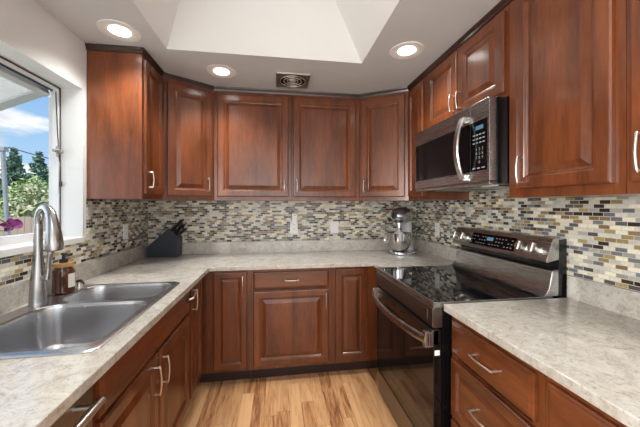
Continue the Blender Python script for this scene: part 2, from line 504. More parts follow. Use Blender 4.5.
# a cabinet front on any upright plane: O lower corner, U along the width, N outward
def front_mb(O, U, N_, w_, h_, prof, mb=None):
    O = Vector(O); U = Vector(U).normalized(); N_ = Vector(N_).normalized(); Z = Vector((0, 0, 1))
    mb = mb or MB()
    ls = []
    for ins, n in prof:
        ls.append([O + U * a + Z * b + N_ * n for a, b in ((ins, ins), (w_ - ins, ins), (w_ - ins, h_ - ins), (ins, h_ - ins))])
    mb.loops(ls)
    return mb
RAISED = [(0, 0.001), (0, 0.014), (0.004, 0.019), (0.008, 0.020), (0.048, 0.020), (0.052, 0.0165), (0.056, 0.0165), (0.062, 0.009), (0.067, 0.008), (0.092, 0.0165), (0.096, 0.018)]
RAISED_S = [(0, 0.001), (0, 0.014), (0.004, 0.019), (0.008, 0.020), (0.040, 0.020), (0.043, 0.0165), (0.046, 0.0165), (0.050, 0.009), (0.053, 0.008), (0.068, 0.0165), (0.070, 0.018)]
SLAB = [(0, 0.001), (0, 0.012), (0.006, 0.016), (0.010, 0.017), (0.016, 0.020), (0.02, 0.020)]
def door(parent, O, U, N_, w_, h_, handle=None, name='door', m=None, horiz=False):
    """handle: ('v', u, v0, v1) or ('h', u0, u1, v)"""
    prof = {'door': RAISED if min(w_, h_) > 0.26 else RAISED_S, 'drawer_front': SLAB}.get(name, RAISED_S)
    if horiz == 'raised': prof = RAISED_S
    d = front_mb(O, U, N_, w_, h_, prof).build(name, m or (M['woodh'] if name != 'door' else M['wood']), parent)
    if handle:
        O = Vector(O); Uv = Vector(U).normalized(); Nv = Vector(N_).normalized(); Z = Vector((0, 0, 1))
        if handle[0] == 'v':
            a = O + Uv * handle[1] + Z * handle[2]; b = O + Uv * handle[1] + Z * handle[3]
        else:
            a = O + Uv * handle[1] + Z * handle[3]; b = O + Uv * handle[2] + Z * handle[3]
        pull(d, a + Nv * 0.0195, b + Nv * 0.0195, Nv)
    return d
def pull(parent, a, b, n, lift=0.028, r=0.0043):
    mb = MB()
    d = (b - a)
    mb.tube([a, a + n * lift * 0.6, a + n * lift * 0.85 + d * 0.02], [r * 1.25, r, r * 0.95], 8)
    mb.tube([b, b + n * lift * 0.6, b + n * lift * 0.85 - d * 0.02], [r * 1.25, r, r * 0.95], 8)
    pts = [a - d * 0.05 + n * lift * 0.75]
    for i in range(9):
        t = i / 8
        pts.append(a + d * t + n * (lift * 0.85 + 0.006 * math.sin(PI * t)))
    pts.append(b + d * 0.05 + n * lift * 0.75)
    mb.tube(pts, [r * 0.8] + [r] * 9 + [r * 0.8], 10)
    return mb.build('handle', M['nickel'], parent, smooth=True, angle=60)

# ------------------------------------------------------------------ structure
def struct(o):
    o['kind'] = 'structure'
    return o
T = 0.14
struct(box('floor', M['floor'], None, XL - T, XR + T, YF - T, YB + T, -0.10, 0.0))
# back wall, right wall, wall behind the camera (with an opening added for fill light)
struct(box('wall_back', M['wall'], None, XL - T, XR + T, YB + 0.008, YB + T, 0, ZC + 0.05))
struct(box('wall_right', M['wall'], None, XR + 0.008, XR + T, YF, YB + 0.008, 0, ZC + 0.05))
fw = MB()
fw.box(XL, -1.0, YF - T, YF, 0, ZC + 0.05).box(1.2, XR + 0.008, YF - T, YF, 0, ZC + 0.05).box(-1.0, 1.2, YF - T, YF, 2.3, ZC + 0.05)
struct(fw.build('wall_front', M['wall']))
# tile fields (the mosaic stands 8 mm proud of the painted wall)
tl = MB().box(XL, XR, YB, YB + 0.008, 1.0, ZUB + 0.02).build('wall_back_tile', M['mos_x'])
struct(tl); tl.name = 'wall_back.001'
tl = MB().box(XR, XR + 0.008, -0.3, YB, 0.86, 1.95).build('wall_right.001', M['mos_y']); struct(tl)

WY0, WY1, WZ0, WZ1 = 0.86, 1.972, 1.176, 2.082     # sink window opening in the left wall
XO = -1.36                                       # outer face of the left wall
lw = MB()
AY0, AY1, AZ0, AZ1 = -1.90, -0.30, 0.90, 2.10        # unseen opening added in the left wall for the side fill lamp
lw.box(XO, XL - 0.008, YF, AY0, 0, ZC + 0.05).box(XO, XL - 0.008, AY1, WY0, 0, ZC + 0.05)
lw.box(XO, XL - 0.008, AY0, AY1, 0, AZ0).box(XO, XL - 0.008, AY0, AY1, AZ1, ZC + 0.05)
lw.box(XO, XL - 0.008, WY1, YB + 0.008, 0, ZC + 0.05)
lw.box(XO, XL - 0.008, WY0, WY1, 0, WZ0)
lw.box(XO, XL - 0.008, WY0, WY1, WZ1, ZC + 0.05)
struct(lw.build('wall_left', M['wall']))
# painted plaster skin flush with the tile, above and around the window
pk = MB()
pk.box(XL - 0.008, XL, AY1, WY0, WZ0, ZC + 0.01).box(XL - 0.008, XL, WY0, WY1, WZ1, ZC + 0.01).box(XL - 0.008, XL, WY1, 2.004, WZ0, ZC + 0.01)
pk.box(XL - 0.008, XL, 2.004, YB, ZUB + 0.02, ZC + 0.01)
struct(pk.build('wall_left.001', M['wall']))
tl = MB().box(XL - 0.008, XL, -0.3, 2.004, 0.86, WZ0 - 0.03).box(XL - 0.008, XL, 2.004, YB, 0.86, ZUB + 0.02).build('wall_left.002', M['mos_y']); struct(tl)

# ceiling with the skylight well
WX0, WX1, WN, WF = -0.70, 0.593, 0.45, 1.99
TX0, TX1, TN, TF, TZ = -0.49, 0.235, 0.60, 1.913, 3.075
cl = MB()
cl.box(XL - T, WX0, YF - T, YB + T, ZC, ZC + 0.05).box(WX1, XR + T, YF - T, YB + T, ZC, ZC + 0.05)
cl.box(WX0, WX1, YF - T, WN, ZC, ZC + 0.05).box(WX0, WX1, WF, YB + T, ZC, ZC + 0.05)
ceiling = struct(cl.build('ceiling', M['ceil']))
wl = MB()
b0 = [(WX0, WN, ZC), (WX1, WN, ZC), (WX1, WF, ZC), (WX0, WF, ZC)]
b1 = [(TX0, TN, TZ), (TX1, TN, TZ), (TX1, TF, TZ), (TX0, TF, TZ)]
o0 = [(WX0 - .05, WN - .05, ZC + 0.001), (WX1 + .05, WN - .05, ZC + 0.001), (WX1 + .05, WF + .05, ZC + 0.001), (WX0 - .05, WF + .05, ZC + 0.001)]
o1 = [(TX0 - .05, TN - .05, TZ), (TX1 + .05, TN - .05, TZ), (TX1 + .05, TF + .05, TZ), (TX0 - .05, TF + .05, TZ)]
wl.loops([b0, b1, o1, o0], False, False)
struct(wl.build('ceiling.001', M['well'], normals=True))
sk = MB().box(TX0 - .05, TX1 + .05, TN - .05, TF + .05, TZ + 0.01, TZ + 0.016).build('window_2', M['frosted']); struct(sk)
# made-up door frame in the opening added behind the camera
gf = MB()
for x0, x1 in ((-1.0, -0.94), (0.07, 0.13), (1.14, 1.2)): gf.box(x0, x1, YF - 0.09, YF - 0.03, 0.0, 2.3)
gf.box(-1.0, 1.2, YF - 0.09, YF - 0.03, 0.0, 0.07).box(-1.0, 1.2, YF - 0.09, YF - 0.03, 2.23, 2.3)
struct(gf.build('added_door_frame', M['white']))

w3 = MB()
for y0, y1 in ((AY0, AY0 + .05), (-1.125, -1.075), (AY1 - .05, AY1)): w3.box(XO + .02, XO + .07, y0, y1, AZ0, AZ1)
w3.box(XO + .02, XO + .07, AY0, AY1, AZ0, AZ0 + .05).box(XO + .02, XO + .07, AY0, AY1, AZ1 - .05, AZ1)
struct(w3.build('added_window_frame', M['white']))  # made-up window frame in front of the side fill lamp
# sink window: frame, sill, hinge sash, hardware
win = bpy.data.objects.new('window_1', None); win.location = (XL, (WY0 + WY1) / 2, WZ0); C.objects.link(win); win['kind'] = 'structure'
sill = MB().box(XL - 0.15, XL + 0.006, WY0 - 0.02, WY1 + 0.012, WZ0 - 0.03, WZ0 + 0.004, bev=0.004)
sill.build('window_sill', M['white'], win, smooth=True)
FX0, FX1 = -1.330, -1.296
fr = MB()
fr.box(FX0, FX1, WY1 - 0.018, WY1 - 0.001, WZ0, WZ1 - 0.001, bev=0.003).box(FX0, FX1, WY0 + 0.001, WY0 + 0.032, WZ0, WZ1 - 0.001, bev=0.003)
fr.box(FX0, FX1, WY0, WY1, WZ1 - 0.020, WZ1 - 0.001, bev=0.003).box(FX0, FX1, WY0, WY1, WZ0 + 0.004, WZ0 + 0.045, bev=0.003)
fr.build('window_frame', M['vinyl'], win, smooth=True)
gk = MB()
gk.box(FX1, FX1 + 0.003, WY1 - 0.010, WY1 - 0.003, WZ0 + 0.04, WZ1 - 0.004).box(FX1, FX1 + 0.003, WY0, WY1 - 0.004, WZ1 - 0.010, WZ1 - 0.004)
gk.box(FX0 - 0.004, FX0 + 0.006, WY0 + 0.03, WY1 - 0.02, WZ1 - 0.028, WZ1 - 0.019)
gk.build('gasket', M['gasket'], win)
# awning sash, hinged at the head and swung outwards
H = Vector((FX0 - 0.012, 0, WZ1 - 0.036)); D = Vector((-0.27, 0, -0.118)).normalized(); Nn = Vector((D.z, 0, -D.x))
SL = 0.84
def sash_box(y0, y1, s0, s1, t0, t1, mb):
    c = []
    for s in (s0, s1):
        for t in (t0, t1):
            p = H + D * s + Nn * t
            c.append(p)
    a, b, d, c2 = c
    mb.loops([[(p.x, y0, p.z) for p in (a, b, c2, d)], [(p.x, y1, p.z) for p in (a, b, c2, d)]])
sm = MB()
ya, yb = WY0 + 0.022, WY1 - 0.020
sash_box(yb - 0.075, yb, 0, SL, -0.014, 0.014, sm); sash_box(ya, ya + 0.040, 0, SL, -0.018, 0.018, sm)
sash_box(ya, yb, 0, 0.035, -0.018, 0.018, sm); sash_box(ya, yb, SL - 0.045, SL, -0.018, 0.018, sm)
sash = sm.build('window_sash', M['sashmetal'], win, bevel=0.003)
sg = MB(); sash_box(ya + 0.03, yb - 0.03, 0.02, SL - 0.03, -0.003, 0.003, sg)
sg.build('pane', M['dustyglass'], sash)
# latch and hanging cord on the jamb
lt = MB()
yl, zl = WY1 - 0.037, 1.690
lt.box(FX1 - 0.002, FX1 + 0.010, yl, yl + 0.018, zl - 0.030, zl + 0.035, bev=0.003)
lt.lathe([(0.010, 0), (0.012, 0.01), (0.008, 0.02)], (FX1 + 0.008, yl + 0.009, zl), 14, (1, 0, 0))
lt.tube([(FX1 + 0.022, yl + 0.010, zl), (FX1 + 0.016, yl - 0.012, zl + 0.004), (FX1 + 0.006, yl - 0.032, zl + 0.004)], [0.009, 0.012, 0.010], 10)
lt.build('latch', mat('grey_latch', (0.34, 0.33, 0.31), 0.4, 0.6), win, smooth=True, angle=50)
cd = MB()
cd.tube([(FX1 + 0.004, WY1 - 0.045, WZ1 - 0.04), (FX1 + 0.004, WY1 - 0.034, 1.85), (FX1 + 0.008, WY1 - 0.028, 1.69), (FX1 + 0.012, WY1 - 0.020, 1.60), (FX1 + 0.012, WY1 - 0.018, 1.50)], 0.0028, 6)
cd.lathe([(0.003, 0.03), (0.007, 0.024), (0.008, 0.0), (0.004, -0.006)], (FX1 + 0.012, WY1 - 0.018, 1.49), 10)
cd.build('pull_cord', M['gasket'], win, smooth=True)

# ------------------------------------------------------------------ cabinets
def carcass(parent, pts, z0, z1):
    return MB().prism(pts, z0, z1).build('body', M['wood'], parent)
def rect(x0, x1, y0, y1): return [(x0, y0), (x1, y0), (x1, y1), (x0, y1)]
FT = 0.018
def frame(parent, O, U, N_, w_, h_, holes):
    """face frame board with rectangular openings, built as one grid mesh"""
    O = Vector(O); U = Vector(U).normalized(); N_ = Vector(N_).normalized()
    us = sorted({0, w_, *[a for h in holes for a in (h[0], h[1])]}); vs_ = sorted({0, h_, *[a for h in holes for a in (h[2], h[3])]})
    mb = MB()
    def P(u, v, n): return O + U * u + Vector((0, 0, v)) + N_ * n
    grid = {}
    def V(i, j, n):
        k = (i, j, n)
        if k not in grid: grid[k] = mb.bm.verts.new(P(us[i], vs_[j], n * FT))
        return grid[k]
    def solid(i, j):
        if i < 0 or j < 0 or i >= len(us) - 1 or j >= len(vs_) - 1: return False
        cu, cv = (us[i] + us[i + 1]) / 2, (vs_[j] + vs_[j + 1]) / 2
        return not any(h[0] < cu < h[1] and h[2] < cv < h[3] for h in holes)
    for i in range(len(us) - 1):
        for j in range(len(vs_) - 1):
            if not solid(i, j): continue
            for n in (0, 1): mb.bm.faces.new([V(i, j, n), V(i + 1, j, n), V(i + 1, j + 1, n), V(i, j + 1, n)])
            for (di, dj, a, b) in ((-1, 0, (i, j), (i, j + 1)), (1, 0, (i + 1, j), (i + 1, j + 1)), (0, -1, (i, j), (i + 1, j)), (0, 1, (i, j + 1), (i + 1, j + 1))):
                if not solid(i + di, j + dj):
                    mb.bm.faces.new([V(*a, 0), V(*b, 0), V(*b, 1), V(*a, 1)])
    return mb.build('face_frame', M['wood'], parent)
def crown(parent, p, q):
    """dark strip along the top front edge from p to q (2d), standing on the cabinet's top rail"""
    a = Vector((*p, 0)); b = Vector((*q, 0)); d = (b - a).normalized(); n = Vector((d.y, -d.x, 0))
    prof = [(-0.012, ZUT - 0.012), (0.006, ZUT - 0.012), (0.010, ZUT), (0.018, ZUT + 0.012), (0.020, ZC - 0.002), (-0.012, ZC - 0.002)]
    mb = MB()
    mb.loops([[a + n * u + Vector((0, 0, z)) for u, z in prof], [b + n * u + Vector((0, 0, z)) for u, z in prof]])
    return mb.build('crown_moulding', M['wood_dark'], parent)
UZ, UH = 1.446, 0.866          # upper doors: bottom, height
X_, Y_, NX, NY = (1, 0, 0), (0, 1, 0), (-1, 0, 0), (0, -1, 0)
HZ0, HZ1 = 0.045, 0.145        # handle span above a door's lower edge

# left wall cabinet
YS, YD = 2.006, 2.345
g = 'upper cabinets'
t = thing('wall_cabinet', (-1.02, 2.17, ZUB), 'reddish brown wall cabinet beside the window, its broad plain side facing the room', 'cabinet', None)
carcass(t, rect(XL + .002, XLU - FT, YS, YD - .001), ZUB, ZUT)
frame(t, (XLU - FT, YS, ZUB), Y_, X_, YD - YS - .001, ZUT - ZUB, [(0.04, 0.30, 0.045, ZUT - ZUB - 0.045)])
door(t, (XLU, YS + 0.020, UZ), Y_, X_, 0.295, UH, ('v', 0.040, HZ0, HZ1))
crown(t, (XL + .002, YS), (XLU, YS)); crown(t, (XLU, YS - 0.018), (XLU, YD - 0.004))
# left diagonal cabinet
XD, XDr = -0.527, 0.741
t = thing('corner_wall_cabinet', (-0.85, 2.62, ZUB), 'angled corner wall cabinet with one raised-panel door above the knife block', 'cabinet')
a = Vector((XLU, YD, 0)); b = Vector((XD, YBU, 0)); U = (b - a).normalized(); Nn_ = Vector((U.y, -U.x, 0)); wdt = (b - a).length
ai = a - Nn_ * FT; bi = b - Nn_ * FT
carcass(t, [(XL + .002, YD + .001), (ai.x, YD + .001), (bi.x - .003, bi.y), (XD - .001, YB - .002), (XL + .002, YB - .002)], ZUB, ZUT)
frame(t, (ai.x, ai.y, ZUB), U, Nn_, wdt - 0.003, ZUT - ZUB, [(0.04, wdt - 0.04, 0.045, ZUT - ZUB - 0.045)])
door(t, Vector((a.x, a.y, UZ)) + U * 0.030, U, Nn_, wdt - 0.050, UH, ('v', wdt - 0.085, HZ0, HZ1))
crown(t, a[:2], b[:2])
# back cabinets
for x0, x1, d0, d1, hu, lb in ((XD, 0.125, -0.497, 0.098, 0.56, 'wide single-door wall cabinet on the back wall, left of the pair, handle at lower right'),
                               (0.125, XDr, 0.142, 0.706, 0.030, 'wide single-door wall cabinet on the back wall, right of the pair, handle at lower left')):
    t = thing('wall_cabinet', ((x0 + x1) / 2, 2.72, ZUB), lb, 'cabinet')
    carcass(t, rect(x0 + .001, x1 - .001, YBU + FT, YB - .002), ZUB, ZUT)
    frame(t, (x0 + .001, YBU + FT, ZUB), X_, NY, x1 - x0 - .002, ZUT - ZUB, [(0.045, x1 - x0 - 0.045, 0.045, ZUT - ZUB - 0.045)])
    door(t, (d0, YBU, UZ), X_, NY, d1 - d0, UH, ('v', hu, HZ0, HZ1))
    crown(t, (x0, YBU), (x1, YBU))
# right diagonal cabinet
YDr = 2.325
t = thing('corner_wall_cabinet', (1.1, 2.62, ZUB), 'angled corner wall cabinet with one raised-panel door above the stand mixer', 'cabinet')
a = Vector((XDr, YBU, 0)); b = Vector((XRU, YDr, 0)); U = (b - a).normalized(); Nn_ = Vector((U.y, -U.x, 0)); wdt = (b - a).length
ai = a - Nn_ * FT; bi = b - Nn_ * FT
carcass(t, [(XDr + .001, YB - .002), (XDr + .001, ai.y), (bi.x, YDr + .001), (XR - .002, YDr + .001), (XR - .002, YB - .002)], ZUB, ZUT)
frame(t, (ai.x + 0.003, ai.y - 0.002, ZUB), U, Nn_, wdt - 0.006, ZUT - ZUB, [(0.04, wdt - 0.046, 0.045, ZUT - ZUB - 0.045)])
door(t, Vector((a.x, a.y, UZ)) + U * 0.020, U, Nn_, wdt - 0.050, UH, ('v', 0.030, HZ0, HZ1))
crown(t, a[:2], b[:2])
# narrow upper right of the corner, then above the microwave, then the tall ones
RY = [(2.022, YDr - 0.001)]
t = thing('wall_cabinet', (1.27, 2.17, ZUB), 'narrow wall cabinet between the right corner cabinet and the microwave', 'cabinet')
carcass(t, rect(XRU + FT, XR - .002, 2.022, YDr - .001), ZUB, ZUT)
frame(t, (XRU + FT, YDr - .001, ZUB), NY, NX, YDr - 2.023, ZUT - ZUB, [(0.045, 0.26, 0.045, ZUT - ZUB - 0.045)])
door(t, (XRU, YDr - 0.020, UZ), NY, NX, 0.24, UH)
crown(t, (XRU, YDr), (XRU, 2.022))
MZ = 1.900
t = thing('wall_cabinet', (1.27, 1.64, MZ), 'short two-door wall cabinet mounted directly over the microwave', 'cabinet')
carcass(t, rect(XRU + FT, XR - .002, 1.250, 2.020), MZ, ZUT)
frame(t, (XRU + FT, 2.020, MZ), NY, NX, 0.770, ZUT - MZ, [(0.04, 0.73, 0.035, ZUT - MZ - 0.035)])
door(t, (XRU, 1.990, MZ + 0.020), NY, NX, 0.352, ZUT - MZ - 0.055, ('v', 0.322, 0.035, 0.130))
door(t, (XRU, 1.628, MZ + 0.020), NY, NX, 0.362, ZUT - MZ - 0.055, ('v', 0.030, 0.035, 0.130))
crown(t, (XRU, 2.022), (XRU, 1.249))
t = thing('wall_cabinet', (1.27, 1.01, ZUB), 'large wall cabinet with one door just right of the microwave', 'cabinet')
carcass(t, rect(XRU + FT, XR - .002, 0.776, 1.248), ZUB - 0.006, ZUT)
frame(t, (XRU + FT, 1.248, ZUB - 0.006), NY, NX, 0.472, ZUT - ZUB + 0.006, [(0.07, 0.43, 0.045, ZUT - ZUB - 0.045)])
door(t, (XRU, 1.196, UZ), NY, NX, 0.390, UH + 0.014, ('v', 0.040, 0.030, 0.140))
crown(t, (XRU, 1.249), (XRU, 0.776))
t = thing('wall_cabinet', (1.27, 0.45, ZUB), 'wall cabinet at the right edge of the photo, only its first stile and handle showing', 'cabinet')
carcass(t, rect(XRU + FT, XR - .002, 0.12, 0.774), ZUB - 0.006, ZUT)
frame(t, (XRU + FT, 0.774, ZUB - 0.006), NY, NX, 0.654, ZUT - ZUB + 0.006, [(0.04, 0.61, 0.045, ZUT - ZUB - 0.045)])
door(t, (XRU, 0.755, UZ), NY, NX, 0.30, UH + 0.014, ('v', 0.035, 0.030, 0.140))
door(t, (XRU, 0.45, UZ), NY, NX, 0.30, UH + 0.014)
crown(t, (XRU, 0.776), (XRU, 0.12))

# base cabinets. Left run: face plane FXL; doors stand in front
FXL, FXR, FYB = -0.561, 0.808, 2.291
ZK, ZB = 0.105, CB - 0.001
def toe(parent, *a): return box('toe_kick', M['toe'], parent, *a)
# sink base
t = thing('sink_base_cabinet', (-0.86, 1.45, 0), 'dark red sink base cabinet with a false panel over two doors', 'cabinet')
mb = MB().box(XL + .03, FXL - FT, 0.990, 1.008, ZK, ZB).box(XL + .03, FXL - FT, 1.928, 1.946, ZK, ZB).box(XL + .03, FXL - FT, 1.008, 1.928, ZK, ZK + 0.018).box(XL + .012, XL + .03, 0.990, 1.946, ZK, ZB)
mb.build('body', M['wood'], t)
frame(t, (FXL - FT, 0.990, ZK), Y_, X_, 0.956, ZB - ZK, [(0.04, 0.46, 0.04, 0.57), (0.50, 0.915, 0.04, 0.57)])
door(t, (FXL, 0.998, 0.705), Y_, X_, 0.935, 0.162, name='drawer_front')['label'] = 'false drawer panel'
door(t, (FXL, 1.000, 0.130), Y_, X_, 0.444, 0.560, ('v', 0.395, 0.395, 0.515))
door(t, (FXL, 1.462, 0.130), Y_, X_, 0.462, 0.560, ('v', 0.030, 0.395, 0.515))
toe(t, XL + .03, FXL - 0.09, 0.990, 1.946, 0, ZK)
# left corner base with the door on each side of the inner corner
t = thing('corner_base_cabinet', (-0.75, 2.45, 0), 'left corner base cabinet, doors on both sides of the inner corner', 'cabinet')
carcass(t, [(XL + .012, 1.948), (FXL - FT, 1.948), (FXL - FT, FYB + FT), (-0.205, FYB + FT), (-0.205, YB - .012), (XL + .012, YB - .012)], ZK, ZB)
frame(t, (FXL - FT, 1.948, ZK), Y_, X_, FYB + FT - 1.948, ZB - ZK, [])
frame(t, (FXL - FT + .001, FYB + FT, ZK), X_, NY, 0.373, ZB - ZK, [])
door(t, (FXL, 1.968, 0.130), Y_, X_, 0.270, 0.735, ('v', 0.028, 0.565, 0.690))
door(t, (-0.452 - 0.02, FYB, 0.130), X_, NY, 0.246, 0.735, ('v', 0.216, 0.590, 0.700))
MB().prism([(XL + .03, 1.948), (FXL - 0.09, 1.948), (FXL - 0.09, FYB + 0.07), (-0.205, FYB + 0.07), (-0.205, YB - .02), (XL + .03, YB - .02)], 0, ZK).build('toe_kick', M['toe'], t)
# child lock gadget
t = thing('cabinet_lock', (-0.535, 1.895, 0.80), 'small grey child lock clipped at the top of the corner cabinet door beside its handle', 'lock')
lk = MB().box(-0.5405, -0.532, 1.87, 1.925, 0.775, 0.810, bev=0.003)
lk.build('base', M['rubber'], t, smooth=True)
MB().tube([(-0.532, 1.885, 0.795), (-0.512, 1.892, 0.80), (-0.508, 1.915, 0.815), (-0.516, 1.935, 0.835)], [0.007, 0.008, 0.007, 0.004], 8).build('arm', M['nickel'], t, smooth=True)
# back middle base
t = thing('base_cabinet', (0.12, 2.57, 0), 'middle back base cabinet with a wide drawer above one square door', 'cabinet')
carcass(t, rect(-0.204, 0.434, FYB + FT, YB - .012), ZK, ZB)
frame(t, (-0.204, FYB + FT, ZK), X_, NY, 0.638, ZB - ZK, [(0.045, 0.59, 0.04, 0.57), (0.045, 0.59, 0.61, 0.74)])
door(t, (-0.181, FYB, 0.727), X_, NY, 0.589, 0.132, ('h', 0.245, 0.345, 0.066), name='drawer_front')
door(t, (-0.181, FYB, 0.130), X_, NY, 0.589, 0.580, ('v', 0.562, 0.440, 0.550))
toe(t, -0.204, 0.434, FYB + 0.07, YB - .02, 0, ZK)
# right corner base
RN = 2.062
t = thing('corner_base_cabinet', (1.1, 2.45, 0), 'right corner base cabinet with a narrow tall door left of the range', 'cabinet')
carcass(t, [(0.436, FYB + FT), (FXR + FT, FYB + FT), (FXR + FT, RN), (XR - .012, RN), (XR - .012, YB - .012), (0.436, YB - .012)], ZK, ZB)
frame(t, (0.436, FYB + FT, ZK), X_, NY, FXR + FT - 0.437, ZB - ZK, [])
frame(t, (FXR + FT, FYB + FT, ZK), NY, NX, FYB + FT - RN, ZB - ZK, [])
door(t, (0.462, FYB, 0.130), X_, NY, 0.268, 0.735)
MB().prism([(0.436, FYB + 0.07), (FXR + 0.09, FYB + 0.07), (FXR + 0.09, RN), (XR - .02, RN), (XR - .02, YB - .02), (0.436, YB - .02)], 0, ZK).build('toe_kick', M['toe'], t)
# right drawer base
RN2 = 1.252
t = thing('drawer_base_cabinet', (1.1, 1.0, 0), 'warm brown base cabinet with stacked drawers right of the range', 'cabinet')
carcass(t, rect(FXR + FT, XR - .012, 0.776, RN2), ZK, ZB)
frame(t, (FXR + FT, RN2, ZK), NY, NX, RN2 - 0.776, ZB - ZK, [(0.04, 0.43, 0.04, 0.27), (0.04, 0.43, 0.31, 0.53), (0.04, 0.43, 0.57, 0.74)])
hu0, hu1 = 0.165, 0.285
door(t, (FXR, 1.236, 0.695), NY, NX, 0.436, 0.152, ('h', hu0, hu1, 0.074), name='drawer_front')
door(t, (FXR, 1.236, 0.410), NY, NX, 0.436, 0.262, ('h', hu0, hu1, 0.135), name='drawer_front', horiz='raised')
door(t, (FXR, 1.236, 0.130), NY, NX, 0.436, 0.262, ('h', hu0, hu1, 0.135), name='drawer_front', horiz='raised')
toe(t, FXR + 0.09, XR - .02, 0.776, RN2, 0, ZK)
t = thing('base_cabinet', (1.1, 0.3, 0), 'right-hand base cabinet nearest the camera, cut by the photo corner', 'cabinet')
carcass(t, rect(FXR + FT, XR - .012, -0.20, 0.774), ZK, ZB)
frame(t, (FXR + FT, 0.774, ZK), NY, NX, 0.974, ZB - ZK, [(0.04, 0.93, 0.04, 0.53), (0.04, 0.93, 0.57, 0.74)])
door(t, (FXR, 0.757, 0.695), NY, NX, 0.445, 0.152, ('h', 0.16, 0.28, 0.074), name='drawer_front')
door(t, (FXR, 0.757, 0.130), NY, NX, 0.445, 0.545, ('v', 0.405, 0.39, 0.50))
door(t, (FXR, 0.30, 0.695), NY, NX, 0.445, 0.152, ('h', 0.16, 0.28, 0.074), name='drawer_front')
door(t, (FXR, 0.30, 0.130), NY, NX, 0.445, 0.545, ('v', 0.040, 0.39, 0.50))
toe(t, FXR + 0.09, XR - .02, -0.20, 0.774, 0, ZK)

# dishwasher
t = thing('dishwasher', (-0.86, 0.68, 0), 'grey steel dishwasher under the left counter, at the lower left corner', 'dishwasher')
box('body', M['black'], t, XL + .03, -0.60, 0.382, 0.984, 0.02, ZB - .002)
box('door', M['darksteel'], t, -0.600, -0.556, 0.385, 0.982, 0.12, 0.868, bev=0.005)
hb = MB()
hb.tube([(-0.505, 0.43, 0.806), (-0.502, 0.55, 0.806), (-0.500, 0.68, 0.806), (-0.502, 0.81, 0.806), (-0.505, 0.93, 0.806)], 0.013, 14, 0.8)
for y in (0.46, 0.90): hb.tube([(-0.558, y, 0.806), (-0.506, y, 0.806)], 0.008, 10)
hb.build('handle', M['nickel'], t, smooth=True)
t = thing('base_cabinet', (-0.86, 0.1, 0), 'left-hand base cabinet with one tall door on the near side of the dishwasher', 'cabinet')
carcass(t, rect(XL + .012, FXL - FT, -0.20, 0.380), ZK, ZB)
frame(t, (FXL - FT, -0.20, ZK), Y_, X_, 0.58, ZB - ZK, [(0.04, 0.54, 0.04, 0.74)])
door(t, (FXL, -0.18, 0.130), Y_, X_, 0.54, 0.735, ('v', 0.035, 0.60, 0.71))
toe(t, XL + .03, FXL - 0.09, -0.20, 0.380, 0, ZK)

# ------------------------------------------------------------------ countertops
def slab(xs, ys, inside, z0, z1):
    mb = MB(); vd = {}
    def V(i, j, k):
        if (i, j, k) not in vd: vd[(i, j, k)] = mb.bm.verts.new((xs[i], ys[j], (z0, z1)[k]))
        return vd[(i, j, k)]
    def ins(i, j):
        if i < 0 or j < 0 or i >= len(xs) - 1 or j >= len(ys) - 1: return False
        return inside((xs[i] + xs[i + 1]) / 2, (ys[j] + ys[j + 1]) / 2)
    for i in range(len(xs) - 1):
        for j in range(len(ys) - 1):
            if not ins(i, j): continue
            for k in (0, 1): mb.bm.faces.new([V(i, j, k), V(i + 1, j, k), V(i + 1, j + 1, k), V(i, j + 1, k)])
            for di, dj, a, b in ((-1, 0, (i, j), (i, j + 1)), (1, 0, (i + 1, j), (i + 1, j + 1)), (0, -1, (i, j), (i + 1, j)), (0, 1, (i, j + 1), (i + 1, j + 1))):
                if not ins(i + di, j + dj): mb.bm.faces.new([V(*a, 0), V(*b, 0), V(*b, 1), V(*a, 1)])
    return mb
XLC, XRC, YBC = -0.495, 0.765, 2.250
SX0, SX1, SY0, SY1 = -1.118, -0.560, 0.990, 1.838        # sink outer rim
hx0, hx1, hy0, hy1 = SX0 + .015, SX1 - .015, SY0 + .015, SY1 - .015
ct = thing('countertop', (-0.3, 2.4, CB), 'speckled beige stone countertop running from the sink along the back wall to the range', 'countertop')
slab([XL + .001, hx0, hx1, XLC, XRC, XR - .001], [-0.2, hy0, hy1, RN, YBC, YB - .001],
     lambda x, y: (x < XLC and not (hx0 < x < hx1 and hy0 < y < hy1)) or y > YBC or (x > XRC and y > RN), CB, CT).build('slab', M['quartz'], ct, bevel=0.003)
ZS = 1.024
up = MB()
up.box(XL + .001, XL + 0.020, -0.2, YB - .001, CT, ZS, bev=0.002).box(XL + 0.020, XR - .020, YB - 0.020, YB - .001, CT, ZS, bev=0.002).box(XR - 0.020, XR - .001, RN, YB - .001, CT, ZS, bev=0.002)
up.build('backsplash_strip', M['quartz'], ct, smooth=True)
ct2 = thing('countertop', (1.1, 0.6, CB), 'speckled beige stone countertop in the right foreground, right of the range', 'countertop')
slab([XRC, XR - .001], [-0.2, RN2], lambda x, y: True, CB, CT).build('slab', M['quartz'], ct2, bevel=0.003)
MB().box(XR - 0.020, XR - .001, -0.2, RN2, CT, ZS, bev=0.002).build('backsplash_strip', M['quartz'], ct2, smooth=True)

